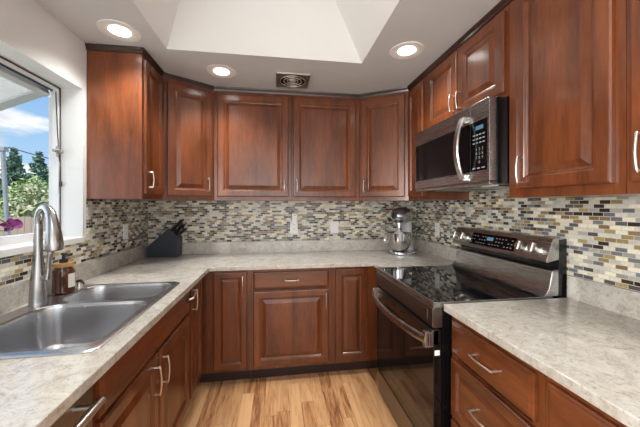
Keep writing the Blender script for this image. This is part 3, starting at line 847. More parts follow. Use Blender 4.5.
# ------------------------------------------------------------------ sink
def rrect(x0, x1, y0, y1, r, z, n=7):
    pts = []
    for cx, cy, a0 in ((x1 - r, y1 - r, 0), (x0 + r, y1 - r, 90), (x0 + r, y0 + r, 180), (x1 - r, y0 + r, 270)):
        for k in range(n):
            a = R(a0 + 90 * k / (n - 1))
            pts.append((cx + r * math.cos(a), cy + r * math.sin(a), z))
    return pts
sk_ = thing('kitchen_sink', ((SX0 + SX1) / 2, (SY0 + SY1) / 2, CT), 'double-bowl stainless steel sink set into the left countertop', 'sink')
bowls = [(-1.040, -0.585, 1.020, 1.488, 0.20), (-1.040, -0.585, 1.522, 1.812, 0.17)]
mb = MB(); bm = mb.bm
def ring(pts): 
    v = [bm.verts.new(p) for p in pts]
    return v, [bm.edges.new((v[i], v[(i + 1) % len(v)])) for i in range(len(v))]
ZR = CT + 0.0075
ov, oe = ring(rrect(SX0 + .008, SX1 - .008, SY0 + .008, SY1 - .008, 0.040, ZR))
edges = list(oe); inner = []
for (x0, x1, y0, y1, dp) in bowls:
    v, ed = ring(rrect(x0, x1, y0, y1, 0.085, ZR)); edges += ed; inner.append((v, x0, x1, y0, y1))
bmesh.ops.triangle_fill(bm, use_beauty=True, use_dissolve=False, edges=edges)
def skin(a, b):
    for i in range(len(a)):
        j = (i + 1) % len(a); bm.faces.new((a[i], a[j], b[j], b[i]))
lo = [bm.verts.new(p) for p in rrect(SX0, SX1, SY0, SY1, 0.045, CT + 0.0035)]
lo2 = [bm.verts.new(p) for p in rrect(SX0, SX1, SY0, SY1, 0.045, CT + 0.0008)]
skin(ov, lo); skin(lo, lo2)
mb.build('rim', M['sink'], sk_, smooth=True, angle=50)
for (x0, x1, y0, y1, dp) in bowls:
    b_ = MB()
    prof = [(0.0, 0.0, 0.085), (0.003, -0.004, 0.084), (0.006, -0.016, 0.082), (0.014, -dp * 0.5, 0.08), (0.022, -dp + 0.035, 0.075), (0.030, -dp + 0.014, 0.070), (0.050, -dp + 0.002, 0.055), (0.085, -dp, 0.04)]
    b_.loops([rrect(x0 + i, x1 - i, y0 + i, y1 - i, r, ZR + z) for i, z, r in prof], False, True)
    bo = b_.build('bowl', M['sink'], sk_, smooth=True, angle=60)
    cx, cy = (x0 + x1) / 2 - .03, (y0 + y1) / 2
    MB().lathe([(0.055, 0.001), (0.055, 0.004), (0.042, 0.004), (0.036, 0.0015), (0.012, 0.0015), (0.010, 0.012), (0.0, 0.014)], (cx, cy, ZR - dp), 28).build('drain', M['chrome'], bo, smooth=True)

# faucet: high-arc pull-down
fx, fy = -1.082, 1.507
fc = thing('kitchen_faucet', (fx, fy, ZR), 'brushed steel high-arc pull-down faucet behind the sink divider', 'faucet')
MB().lathe([(0.034, 0.0), (0.034, 0.006), (0.0325, 0.012), (0.031, 0.05), (0.029, 0.10), (0.022, 0.17), (0.0165, 0.23), (0.0155, 0.27)], (fx, fy, ZR), 32).build('body', M['faucet'], fc, smooth=True, angle=60)
ph = R(-38); dx, dy = math.cos(ph), math.sin(ph)
rr = 0.078; zc_ = 1.284
pts = [(fx, fy, 1.16), (fx, fy, 1.22)]
for k in range(13):
    a = PI * k / 12 * 0.70
    u = rr * (1 - math.cos(a))
    pts.append((fx + dx * u, fy + dy * u, zc_ + rr * math.sin(a)))
MB().tube(pts, [0.0165] * 10 + [0.0170] * 5, 20).build('spout', M['faucet'], fc, smooth=True, angle=60)
E_ = Vector(pts[-1])
dn = (Vector((dx * 0.26, dy * 0.26, -1.0))).normalized()
e0 = (E_ - Vector(pts[-2])).normalized()
hp_ = [E_ - e0 * 0.004, E_ + e0 * 0.012]
for k in range(1, 9): hp_.append(E_ + e0 * 0.014 + (e0 * (1 - k / 8) * 0.4 + dn * (0.6 + 0.4 * k / 8)) * 0.0205 * k)
hd = MB().tube(hp_, [0.0178, 0.0182, 0.0190, 0.0204, 0.0224, 0.0248, 0.0274, 0.0298, 0.0312, 0.0290], 28).build('spray_head', M['faucet'], fc, smooth=True, angle=50)
MB().lathe([(0.0265, 0.0), (0.0265, 0.0045), (0.0, 0.0045)], hp_[-1] - dn * 0.001, 24, dn).build('spray_face', M['rubber'], hd, smooth=True)
lx, ly = math.cos(R(-10)), math.sin(R(-10))
hv = MB()
hv.lathe([(0.014, 0.0), (0.015, 0.025), (0.012, 0.03)], (fx + lx * 0.022, fy + ly * 0.022, 1.04), 20, (lx, ly, 0.15))
hv.tube([(fx + lx * 0.045, fy + ly * 0.045, 1.035), (fx + lx * 0.050, fy + ly * 0.05, 1.075), (fx + lx * 0.052, fy + ly * 0.052, 1.12), (fx + lx * 0.060, fy + ly * 0.06, 1.155), (fx + lx * 0.062, fy + ly * 0.062, 1.163)],
        [0.015, 0.012, 0.011, 0.015, 0.010], 14, 0.8)
hv.build('lever_handle', M['faucet'], fc, smooth=True, angle=60)

# soap bottle
bx, by = -1.092, 1.683
sb = thing('soap_bottle', (bx, by, ZR), 'amber soap pump bottle with a wooden collar behind the sink', 'bottle')
MB().lathe([(0.038, 0), (0.045, 0.004), (0.046, 0.010), (0.046, 0.105), (0.043, 0.118), (0.036, 0.126), (0.034, 0.134), (0.0, 0.134)], (bx, by, ZR), 36).build('bottle', M['amber'], sb, smooth=True, angle=50)
MB().lathe([(0.040, 0.1345), (0.042, 0.137), (0.042, 0.152), (0.040, 0.155), (0.0, 0.155)], (bx, by, ZR), 32).build('collar', M['bamboo'], sb, smooth=True, angle=50)
pm = MB().lathe([(0.018, 0.155), (0.018, 0.172), (0.007, 0.176), (0.006, 0.195), (0.012, 0.196), (0.013, 0.204), (0.0, 0.206)], (bx, by, ZR), 22)
pm.tube([(bx, by, ZR + 0.200), (bx + 0.03, by - 0.02, ZR + 0.201), (bx + 0.040, by - 0.027, ZR + 0.194)], [0.006, 0.005, 0.004], 8)
pm.build('pump', M['rubber'], sb, smooth=True, angle=50)
lb_ = MB()
ls = []
for k in range(9):
    a = R(-35 + 50 * k / 8)
    ls.append([(bx + 0.0466 * math.cos(a), by + 0.0466 * math.sin(a), ZR + z) for z in (0.03, 0.10)])
lb_.loops(ls, False, False, closed=False)
lb_.build('label', M['label'], sb, smooth=True)
# small deck fitting
gx, gy = -1.068, 1.762
ag = thing('sink_sprayer_cap', (gx, gy, ZR), 'short metal deck fitting on the sink rim right of the soap bottle', 'sink fitting')
MB().lathe([(0.020, 0), (0.020, 0.004), (0.014, 0.008), (0.012, 0.028), (0.009, 0.034), (0.0, 0.036)], (gx, gy, ZR), 22).build('base', M['nickel'], ag, smooth=True, angle=45)
MB().tube([(gx - 0.010, gy, ZR + 0.036), (gx + 0.012, gy - 0.005, ZR + 0.042), (gx + 0.032, gy - 0.010, ZR + 0.022)], [0.008, 0.008, 0.004], 10).build('lever', M['rubber'], ag, smooth=True)

# orchid standing on the sill, mostly outside the frame
ox, oy = -1.235, 1.368
oc = thing('potted_orchid', (ox, oy, WZ0 + .004), 'magenta orchid in a white pot on the window sill', 'plant')
MB().lathe([(0.030, 0), (0.034, 0.004), (0.045, 0.075), (0.047, 0.080), (0.043, 0.080), (0.040, 0.070), (0.0, 0.070)], (ox, oy, WZ0 + .0045), 28).build('pot', M['pot'], oc, smooth=True, angle=45)
st = [(ox, oy, WZ0 + .07), (ox + 0.005, oy + 0.02, WZ0 + 0.11), (ox + 0.005, oy + 0.08, WZ0 + 0.155), (ox + 0.002, oy + 0.150, WZ0 + 0.125), (ox, oy + 0.190, WZ0 + 0.100)]
MB().tube(st, [0.004, 0.0035, 0.003, 0.0025, 0.002], 8).build('stem', M['stem'], oc, smooth=True)
def leaf(mb, base, direc, ln, wd, droop, nrm=Vector((0, 0, 1)), cup=0.25):
    base = Vector(base); d = Vector(direc).normalized(); s_ = d.cross(nrm).normalized(); n_ = s_.cross(d)
    rows = []
    for i in range(7):
        t_ = i / 6
        wv = wd * math.sin(PI * min(0.98, 0.08 + t_ * 0.92)) ** 0.7
        c_ = base + d * ln * t_ - n_ * droop * t_ * t_
        rows.append([c_ + s_ * wv * q + n_ * (abs(q) ** 2 * wv * cup) for q in (-1, -0.5, 0, 0.5, 1)])
    rows2 = [[p - n_ * 0.0012 for p in r_] for r_ in rows]
    mb.loops([r_ + q_[::-1] for r_, q_ in zip(rows, rows2)])
for k in range(4):
    a = k * 1.6 + 0.4
    lf = MB(); leaf(lf, (ox, oy, WZ0 + .075), (math.cos(a) * 0.35, math.sin(a), 0.25), 0.11, 0.022, 0.05)
    lf.build('leaf', M['stem'], oc, smooth=True)
fcz = Vector(st[-1]) + Vector((0, 0, 0.0))
bl = MB()
for a, ln, wd in ((0.25, 0.070, 0.024), (1.5, 0.036, 0.018), (2.9, 0.048, 0.015), (3.9, 0.032, 0.013), (5.4, 0.030, 0.014)):
    leaf(bl, fcz, (0.10, math.cos(a), math.sin(a) * 0.8), ln, wd, 0.010, Vector((0.8, -0.5, 0.2)), 0.35)
bl.build('flower', M['petal'], oc, smooth=True)

# ------------------------------------------------------------------ range
RY0, RY1 = 1.266, 2.050
XF = 0.722
rg = thing('electric_range', ((XF + XR) / 2, (RY0 + RY1) / 2, 0), 'stainless electric range with black glass cooktop and slanted control panel', 'range')
box('body', M['black'], rg, XF + 0.045, 1.430, RY0, RY1, 0.03, 0.905)
box('cooktop', M['blackglass'], rg, XF + 0.012, 1.372, RY0 + .004, RY1 - .004, 0.905, 0.9165, bev=0.002)
tr = MB()
tr.box(XF + 0.001, XF + 0.014, RY0, RY1, 0.893, 0.9175, bev=0.003).box(XF + 0.001, 1.36, RY0 - 0.001, RY0 + 0.006, 0.893, 0.9175, bev=0.002).box(XF + 0.001, 1.36, RY1 - 0.006, RY1 + 0.001, 0.893, 0.9175, bev=0.002)
tr.build('cooktop_trim', M['steel'], rg, smooth=True)
rings = MB()
for cx, cy, r in ((0.90, 1.46, 0.105), (0.90, 1.86, 0.085), (1.18, 1.46, 0.08), (1.18, 1.86, 0.105), (1.20, 1.66, 0.05)):
    for q in (r, r * 0.62):
        n = 48
        a_ = [(cx + q * math.cos(2 * PI * k / n), cy + q * math.sin(2 * PI * k / n), 0.9168) for k in range(n)]
        b_ = [(cx + (q - 0.0025) * math.cos(2 * PI * k / n), cy + (q - 0.0025) * math.sin(2 * PI * k / n), 0.9168) for k in range(n)]
        rings.loops([a_, b_], False, False)
rings.build('burner_marking', mat('burner_print', (0.03, 0.03, 0.032), 0.15), rg)
# front rail below the cooktop
fp = MB().prism_y([(XF + 0.002, 0.893), (XF - 0.004, 0.885), (XF - 0.004, 0.802), (XF + 0.004, 0.797), (XF + 0.05, 0.797), (XF + 0.05, 0.893)], RY0 + .001, RY1 - .001)
fpo = fp.build('front_panel', M['darksteel'], rg, bevel=0.002)
ins = MB().box(XF - 0.0062, XF - 0.003, RY0 + 0.045, RY1 - 0.045, 0.822, 0.872, bev=0.0015)
ins.build('panel_inset', M['darksteel'], fpo, smooth=True)
# oven door
od = box('oven_door', M['ovenglass'], rg, XF + 0.002, XF + 0.045, RY0 + .003, RY1 - .003, 0.195, 0.788, bev=0.004)
otr = MB().box(XF - 0.006, XF + 0.030, RY0 + .003, RY1 - .003, 0.715, 0.789, bev=0.003)
otr_o = otr.build('door_top_trim', M['darksteel'], od, smooth=True)
for k in range(6):
    y = RY0 + 0.09 + k * (RY1 - RY0 - 0.18) / 5
    MB().box(XF - 0.0072, XF - 0.005, y - 0.022, y + 0.022, 0.752, 0.760, bev=0.0008).build('vent_slot', M['black'], otr_o)
pts = []
for k in range(17):
    t_ = k / 16
    y = RY0 + 0.010 + (RY1 - RY0 - 0.020) * t_
    pts.append((XF - 0.030 - 0.050 * math.sin(PI * t_) ** 0.8, y, 0.742 - 0.004 * math.sin(PI * t_)))
hbm = MB()
ls = []
for p in pts:
    x, y, z = p
    ls.append([(x - 0.008, y, z - 0.016), (x + 0.004, y, z - 0.020), (x + 0.010, y, z - 0.012), (x + 0.010, y, z + 0.012), (x + 0.004, y, z + 0.020), (x - 0.008, y, z + 0.016), (x - 0.012, y, z)])
hbm.loops(ls)
for y0, y1 in ((RY0 + .004, RY0 + .036), (RY1 - .036, RY1 - .004)):
    hbm.box(XF - 0.038, XF + 0.028, y0, y1, 0.706, 0.778, bev=0.004)
ho = hbm.build('handle', M['steel'], od, smooth=True, angle=40)
gr = MB()
for x in (XF - 0.024, XF - 0.010, XF + 0.006): gr.box(x - 0.002, x + 0.002, RY0 + .0030, RY0 + .0045, 0.716, 0.768)
gr.build('end_cap_groove', M['black'], od)
st_ = MB().box(XF + 0.008, XF + 0.0335, RY0 + 0.0022, RY0 + 0.0032, 0.668, 0.692)
st_.build('rating_sticker', M['plastic'], od)
# storage drawer
sd_ = box('storage_drawer', M['darksteel'], rg, XF + 0.002, XF + 0.045, RY0 + .003, RY1 - .003, 0.082, 0.186, bev=0.004)
box('kick_plate', M['darksteel'], rg, XF + 0.012, XF + 0.045, RY0 + .006, RY1 - .006, 0.015, 0.072, bev=0.003)
for x in (0.83, 1.37):
    for y in (RY0 + 0.05, RY1 - 0.05):
        MB().lathe([(0.018, 0), (0.018, 0.01), (0.008, 0.012), (0.008, 0.031)], (x, y, 0), 14).build('leg', M['rubber'], rg, smooth=True, angle=50)
# back guard
bgd = MB().prism_y([(1.395, 0.917), (1.395, 1.200), (1.442, 1.204), (1.442, 0.86), (1.40, 0.86)], RY0 - .001, RY1 + .001)
bgo = bgd.build('back_guard', M['black'], rg, bevel=0.003)
cpm = MB().prism_y([(1.322, 1.092), (1.330, 1.086), (1.400, 1.100), (1.425, 1.205), (1.372, 1.207), (1.364, 1.202)], RY0, RY1)
cp = cpm.build('control_panel', M['steel'], rg, bevel=0.002)
# frame of the slanted face
A0 = Vector((1.322, 0, 1.092)); A1 = Vector((1.364, 0, 1.202)); UP = (A1 - A0).normalized(); NF = Vector((-UP.z, 0, UP.x))
def cpp(y, v, n): return A0 + Vector((0, y, 0)) + UP * v + NF * n
def cbox(mb, y0, y1, v0, v1, n0, n1):
    mb.loops([[cpp(y0, v0, n0), cpp(y1, v0, n0), cpp(y1, v1, n0), cpp(y0, v1, n0)], [cpp(y0, v0, n1), cpp(y1, v0, n1), cpp(y1, v1, n1), cpp(y0, v1, n1)]])
dm = MB(); cbox(dm, 1.475, 1.855, 0.018, 0.098, 0.0, 0.0015)
dsp = dm.build('display_glass', M['mwglass'], cp)
dl = MB(); cbox(dl, 1.650, 1.705, 0.058, 0.080, 0.0016, 0.0020)
dl.build('clock_display', M['lcd'], cp)
for i in range(15):
    y = 1.500 + i * 0.0245
    for v in (0.034, 0.056, 0.078):
        if 1.635 < y < 1.72 and v > 0.04: continue
        if (i * 7 + int(v * 1000)) % 5 == 0: continue
        ky = MB(); cbox(ky, y - 0.006, y + 0.006, v - 0.0022, v + 0.0022, 0.0016, 0.0019)
        ky.build('key_print', M['keys'], cp)
for y in (2.004, 1.918, 1.425, 1.338):
    c0 = cpp(y, 0.055, 0)
    kb = MB().lathe([(0.034, 0.0), (0.034, 0.003), (0.030, 0.005), (0.028, 0.008), (0.026, 0.030), (0.024, 0.033), (0.0, 0.034)], c0, 28, NF)
    ko = kb.build('control_knob', M['nickel'], rg, smooth=True, angle=40)
    gp = MB(); gp.loops([[c0 + NF * n + Vector((0, q, 0)) + UP * v for q, v in ((-0.005, -0.025), (0.005, -0.025), (0.005, 0.025), (-0.005, 0.025))] for n in (0.030, 0.040)])
    gp.build('grip', M['chrome'], ko, bevel=0.002)
# stainless apron below the panel, curving out to the glass
apm = MB().prism_y([(1.372, 1.048), (1.360, 1.042), (1.352, 1.000), (1.344, 0.960), (1.326, 0.930), (1.312, 0.9180), (1.396, 0.9180), (1.396, 1.048)], RY0 + .001, RY1 - .001)
apm.build('guard_apron', M['steel'], rg, smooth=True, angle=35, bevel=0.002)

# ------------------------------------------------------------------ microwave
MY0, MY1, MZ0, MZ1, MXF = 1.254, 2.014, 1.472, 1.894, 1.002
mw = thing('microwave_oven', (1.22, (MY0 + MY1) / 2, MZ0), 'stainless over-the-range microwave with arched handle and black window', 'microwave')
box('body', M['black'], mw, MXF + 0.040, XR - .003, MY0, MY1, MZ0 + 0.004, MZ1, bev=0.003)
DSEAM = 1.392
dr = MB().box(MXF, MXF + 0.039, DSEAM + .0015, MY1 - .001, MZ0 + 0.018, MZ1 - .001, bev=0.003)
dro = dr.build('door', M['steel'], mw, smooth=True)
box('window', M['mwglass'], dro, MXF - 0.0015, MXF + 0.002, DSEAM + 0.0025, MY1 - 0.022, 1.545, 1.797)
pn = MB().box(MXF, MXF + 0.039, MY0 + .001, DSEAM - .0015, MZ0 + 0.018, MZ1 - .001, bev=0.003)
pno = pn.build('control_panel', M['steel'], mw, smooth=True)
box('keypad', M['mwglass'], pno, MXF - 0.0015, MXF + 0.002, MY0 + 0.014, DSEAM - 0.0025, 1.545, 1.797)
box('clock_display', M['lcd'], pno, MXF - 0.0020, MXF - 0.0012, MY0 + 0.040, MY0 + 0.095, 1.752, 1.772)
def text_mesh(name, body, size, m, parent, loc, right, upv, extrude=0.0002, spacing=1.0):
    cu = bpy.data.curves.new(name, 'FONT'); cu.body = body; cu.size = size; cu.extrude = extrude; cu.align_x = 'CENTER'; cu.space_line = spacing
    o = bpy.data.objects.new(name, cu); C.objects.link(o)
    dg = bpy.context.evaluated_depsgraph_get(); dg.update()
    me = bpy.data.meshes.new_from_object(o.evaluated_get(dg))
    bpy.data.objects.remove(o)
    rt = Vector(right); uu = Vector(upv).normalized(); nn = rt.cross(uu)
    off = Vector(loc) - parent_world(parent)
    for v in me.vertices: v.co = off + rt * v.co.x + uu * v.co.y + nn * v.co.z
    me.materials.clear(); me.materials.append(m)
    q = bpy.data.objects.new(name, me); C.objects.link(q); q.parent = parent
    return q
text_mesh('key_numbers', '1  2  3\n4  5  6\n7  8  9\n0', 0.021, M['keys'], pno, (MXF - 0.0018, 1.322, 1.648), (0, -1, 0), (0, 0, 1), spacing=1.05)
for r_ in range(3):
    for c_ in range(4):
        box('key_print', M['keys'], pno, MXF - 0.0021, MXF - 0.0014, 1.284 + c_ * 0.024, 1.299 + c_ * 0.024, 1.684 + r_ * 0.020, 1.690 + r_ * 0.020)
for c_ in range(3): box('key_print', M['keys'], pno, MXF - 0.0021, MXF - 0.0014, 1.284 + c_ * 0.034, 1.305 + c_ * 0.034, 1.556, 1.563)
hp = []
for k in range(15):
    t_ = k / 14
    hp.append((MXF - 0.008 - 0.046 * math.sin(PI * (0.04 + 0.92 * t_)) ** 0.75, 1.432, 1.512 + 0.325 * t_))
mhm = MB()
ls = [[(x - 0.009, y - 0.014, z), (x - 0.009, y + 0.014, z), (x - 0.003, y + 0.020, z), (x + 0.006, y + 0.017, z), (x + 0.006, y - 0.017, z), (x - 0.003, y - 0.020, z)] for x, y, z in hp]
mhm.loops(ls)
for z in (1.520, 1.828): mhm.box(MXF - 0.022, MXF, 1.421, 1.443, z - 0.016, z + 0.016, bev=0.003)
mhm.build('handle', brushed('handle_steel', (0.66, 0.65, 0.63), 0.25, 'z'), dro, smooth=True, angle=40)
bt = MB().box(MXF + 0.002, MXF + 0.05, MY0 + .004, MY1 - .004, MZ0, MZ0 + 0.017, bev=0.004)
bt.build('lower_lip', M['steel'], mw, smooth=True)
vg = MB()
for k in range(2):
    y0 = MY0 + 0.10 + k * 0.34
    vg.box(MXF + 0.10, MXF + 0.34, y0, y0 + 0.22, MZ0 - 0.002, MZ0 + 0.006, bev=0.002)
vg.build('grease_filter', M['steel'], mw, smooth=True)
box('cooktop_lamp', M['plastic'], mw, MXF + 0.065, MXF + 0.09, MY0 + 0.05, MY0 + 0.14, MZ0 - 0.003, MZ0 + 0.006, bev=0.002)

# ------------------------------------------------------------------ ceiling lights and vent
def can(x, y, lb, src=None):
    t = thing('recessed_light', (x, y, ZC), lb, 'ceiling light', None)
    MB().lathe([(0.055, -0.0008), (0.066, -0.0015), (0.082, -0.005), (0.105, -0.004), (0.108, 0.0)], (x, y, ZC), 40, cap0=False, cap1=False).build('trim_ring', M['white'], t, smooth=True)
    MB().lathe([(0.056, -0.0015), (0.046, -0.007), (0.028, -0.010), (0.0, -0.011)], (x, y, ZC), 32, cap0=False).build('lens', M['lens'], t, smooth=True)
    d = bpy.data.lights.new('bulb', 'SPOT'); d.energy = CAN_W * 4; d.spot_size = R(128); d.spot_blend = 1.0; d.shadow_soft_size = 0.075; d.color = (1.0, 0.975, 0.94)
    o = bpy.data.objects.new('bulb', d); o.location = (0, 0, -0.03); o.parent = t; C.objects.link(o)
can(-0.895, 1.825, 'lit recessed ceiling light nearest the sink window')
can(-0.411, 2.265, 'lit recessed ceiling light in front of the back wall cabinets, left of the vent')
can(0.833, 1.785, 'lit recessed ceiling light nearest the microwave, right of the skylight well')
for x, y, lb in ((-0.72, 0.20, 'added recessed fill light over the left counter end, out of view'), (0.85, 0.20, 'added recessed fill light over the right counter end, out of view'),
                 (0.1, -1.6, 'added recessed fill light in the middle of the room behind the camera')):
    can(x, y, lb)  # unseen cans added to help light the room
vx, vy, vh = 0.124, 2.335, 0.132
ev = thing('exhaust_fan', (vx, vy, ZC), 'square bronze-chrome exhaust fan grille in the ceiling', 'fan')
fm = MB()
n = 40
cir = [(vx + 0.112 * math.cos(2 * PI * k / n), vy + 0.112 * math.sin(2 * PI * k / n)) for k in range(n)]
def sqp(k, h):
    a = 2 * PI * k / n; c_, s_ = math.cos(a), math.sin(a); m_ = max(abs(c_), abs(s_)); return (vx + h * c_ / m_, vy + h * s_ / m_)
fm.loops([[(*sqp(k, vh), ZC - 0.001) for k in range(n)], [(*sqp(k, vh - 0.004), ZC - 0.012) for k in range(n)], [(x, y, ZC - 0.014) for x, y in cir], [(vx + (x - vx) * 0.97, vy + (y - vy) * 0.97, ZC - 0.004) for x, y in cir]], False, False)
fm.build('frame', M['bronze'], ev, smooth=True, angle=40)
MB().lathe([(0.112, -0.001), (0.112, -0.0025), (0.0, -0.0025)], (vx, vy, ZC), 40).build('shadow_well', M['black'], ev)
gl = MB()
for r_ in (0.100, 0.070, 0.042):
    pts = [(vx + r_ * math.cos(2 * PI * k / 36), vy + r_ * math.sin(2 * PI * k / 36), ZC - 0.012) for k in range(37)]
    gl.tube(pts, 0.0032, 6)
for k in range(4):
    a = 2 * PI * k / 4 + PI / 4
    gl.tube([(vx + 0.02 * math.cos(a), vy + 0.02 * math.sin(a), ZC - 0.0135), (vx + 0.111 * math.cos(a), vy + 0.111 * math.sin(a), ZC - 0.012)], 0.0022, 6)
gl.lathe([(0.024, -0.010), (0.023, -0.017), (0.0, -0.019)], (vx, vy, ZC), 20)
gl.build('grille', mat('grille_metal', (0.70, 0.67, 0.62), 0.4, 0.7), ev, smooth=True, angle=50)

# ------------------------------------------------------------------ outlets
def plate(lb, c, axis, nsgn, w_=0.072, h_=0.116, kind='outlet'):
    """wall plate centred at c; axis 'x' or 'y' is the wall's run, nsgn the outward sign on the other axis"""
    t = thing('wall_outlet' if kind == 'outlet' else 'wall_switch', c, lb, kind)
    def b_(name, m, u0, u1, z0, z1, n0, n1, par, bev=0.0):
        a0, a1 = sorted((nsgn * n0, nsgn * n1))
        if axis == 'x': return box(name, m, par, c[0] + u0, c[0] + u1, c[1] + a0, c[1] + a1, c[2] + z0, c[2] + z1, bev=bev)
        return box(name, m, par, c[0] + a0, c[0] + a1, c[1] + u0, c[1] + u1, c[2] + z0, c[2] + z1, bev=bev)
    b_('cover_plate', M['plastic'], -w_ / 2, w_ / 2, -h_ / 2, h_ / 2, 0.0005, 0.006, t, 0.002)
    if kind == 'outlet':
        for z in (-0.022, 0.022):
            s = b_('socket', M['plastic'], -0.017, 0.017, z - 0.015, z + 0.015, 0.006, 0.008, t, 0.002)
            for u in (-0.006, 0.006): b_('slot', M['slot'], u - 0.0012, u + 0.0012, z - 0.004, z + 0.006, 0.0081, 0.0085, s)
    else:
        b_('rocker', M['plastic'], -0.016, 0.016, -0.033, 0.033, 0.006, 0.010, t, 0.003)
    return t, b_
plate('white wall outlet on the left tiled wall, below the plain cabinet side', (XL, 2.475, 1.166), 'y', 1)
t, b_ = plate('white wall outlet on the back wall with a plug-in device covering its top', (0.165, YB, 1.160), 'x', -1, 0.076, 0.13)
dv = thing('plug_in_freshener', (0.172, YB - 0.009, 1.245), 'white plug-in air freshener above the left outlet on the back wall', 'air freshener')
MB().box(0.142, 0.203, YB - 0.048, YB - 0.0095, 1.178, 1.296, bev=0.014, seg=3).build('body', M['plastic'], dv, smooth=True) if False else None
mbq = MB(); tq = bmesh.new(); bmesh.ops.create_cube(tq, size=1)
for v in tq.verts: v.co = Vector((0.172 + v.co.x * 0.060, YB - 0.0285 + v.co.y * 0.038, 1.242 + v.co.z * 0.108))
bmesh.ops.bevel(tq, geom=tq.edges[:], offset=0.013, segments=3, affect='EDGES', profile=0.5)
mbq.merge(tq); mbq.build('body', M['plastic'], dv, smooth=True, angle=60)
box('vent', M['slot'], dv, 0.160, 0.184, YB - 0.0482, YB - 0.0470, 1.270, 1.274)
plate('white rocker switch plate on the back wall between the freshener and the mixer', (0.572, YB, 1.150), 'x', -1, 0.082, 0.122, 'switch')
plate('white wall outlet on the right tiled wall between the mixer and the range', (XR, 2.465, 1.155), 'y', -1)

# ------------------------------------------------------------------ knife block
kc = (-0.985, 2.79, CT)
kt = thing('knife_block', kc, 'black slanted knife block in the left back corner of the counter', 'knife block')
K0 = 2.728; KD = 0.122
prof = [(-1.122, 0.9148), (-0.868, 0.9148), (-0.864, 1.085), (-0.950, 1.165), (-1.122, 1.010)]
kb = MB()
sk2 = 0.02
kb.loops([[(x, K0, z) for x, z in prof], [(x - 0.0, K0 + KD, z) for x, z in prof]])
kb.build('block', M['navy'], kt, bevel=0.005)
P0 = Vector((-0.864, 0, 1.085)); P1 = Vector((-0.950, 0, 1.165)); dd = (P1 - P0); nk = Vector((dd.z, 0, -dd.x)).normalized()
if nk.x < 0: nk = -nk
nk = (nk + Vector((0.04, -0.10, 0.0))).normalized()
for row, (f, ys_, ln, r_) in enumerate(((0.82, (0.030, 0.080), 0.135, 0.0135), (0.52, (0.025, 0.062, 0.100), 0.120, 0.0120), (0.20, (0.020, 0.048, 0.076, 0.104), 0.088, 0.0090))):
    for j, yy in enumerate(ys_):
        b0_ = P0 + dd * f + Vector((0, K0 + yy, 0))
        pos = ['top', 'middle', 'bottom'][row]; wh = ['nearest the camera', 'second from the camera', 'third from the camera', 'nearest the wall'][j]
        if j == len(ys_) - 1: wh = 'nearest the back wall'
        kn = thing('kitchen_knife', b0_, 'black handled kitchen knife in the %s row of the block, %s' % (pos, wh), 'knife', 'knives in the block')
        hm = MB().tube([b0_ + nk * 0.004, b0_ + nk * 0.02, b0_ + nk * ln * 0.5, b0_ + nk * ln * 0.9, b0_ + nk * ln], [r_ * 0.8, r_, r_ * 0.9, r_ * 1.1, r_ * 0.7], 10, 0.7)
        hm.build('knife_handle', M['rubber'], kn, smooth=True, angle=60)
        MB().tube([b0_ + nk * 0.0008, b0_ + nk * 0.006], r_ * 1.02, 10, 0.7).build('bolster', M['chrome'], kn)
        if row < 2: MB().tube([b0_ + nk * ln, b0_ + nk * (ln + 0.004)], r_ * 0.72, 10, 0.7).build('end_cap', M['chrome'], kn)

# ------------------------------------------------------------------ stand mixer
mx_, my_ = 1.165, 2.610
ms = M['mixer'] = mat('silver_mixer_enamel', (0.52, 0.53, 0.55), 0.16, 0.9)
mi = thing('stand_mixer', (mx_, my_, CT), 'silver stand mixer with a steel bowl in the right back corner', 'mixer')
back = Vector((0.76, 0.65, 0)).normalized(); side = Vector((back.y, -back.x, 0)); c0 = Vector((mx_, my_, CT))
def mp_(u, s_, z): return c0 + back * u + side * s_ + Vector((0, 0, z))
bs = MB()
ls = []
for sc_, z in ((0.97, 0.001), (1.0, 0.006), (1.0, 0.020), (0.96, 0.030), (0.80, 0.034)):
    ls.append([mp_(0.03 + 0.150 * sc_ * math.cos(a), 0.118 * sc_ * math.sin(a), z) for a in [2 * PI * k / 36 for k in range(36)]])
bs.loops(ls); bs.build('base', ms, mi, smooth=True, angle=50)
co = MB(); ls = []
for u, hu_, hs_, z in ((0.115, 0.055, 0.065, 0.030), (0.118, 0.045, 0.052, 0.08), (0.118, 0.040, 0.046, 0.18), (0.108, 0.046, 0.050, 0.26), (0.09, 0.055, 0.055, 0.31)):
    ls.append([mp_(u + hu_ * math.cos(a), hs_ * math.sin(a), z) for a in [2 * PI * k / 24 for k in range(24)]])
co.loops(ls); co.build('column', mat('light_silver_column', (0.62, 0.63, 0.66), 0.35, 0.2), mi, smooth=True, angle=60)
hm = MB(); ls = []
for k in range(15):
    t_ = k / 14; u = 0.155 - 0.300 * t_
    r_ = 0.083 * (max(0.0, 1 - abs(2 * t_ - 1) ** 3.2)) ** 0.5 * (1.0 - 0.10 * t_) + 0.004
    ls.append([mp_(u, r_ * math.cos(a), 0.362 + r_ * 0.94 * math.sin(a)) for a in [2 * PI * q / 24 for q in range(24)]])
hm.loops(ls); hd_ = hm.build('head', ms, mi, smooth=True, angle=70)
bnd = MB(); ls = []
for u, r_ in ((0.040, 0.0835), (0.030, 0.0855), (0.022, 0.0855), (0.012, 0.0835)):
    ls.append([mp_(u, r_ * math.cos(a), 0.362 + r_ * 0.96 * math.sin(a)) for a in [2 * PI * q / 28 for q in range(28)]])
bnd.loops(ls, False, False); bnd.build('trim_band', M['chrome'], hd_, smooth=True)
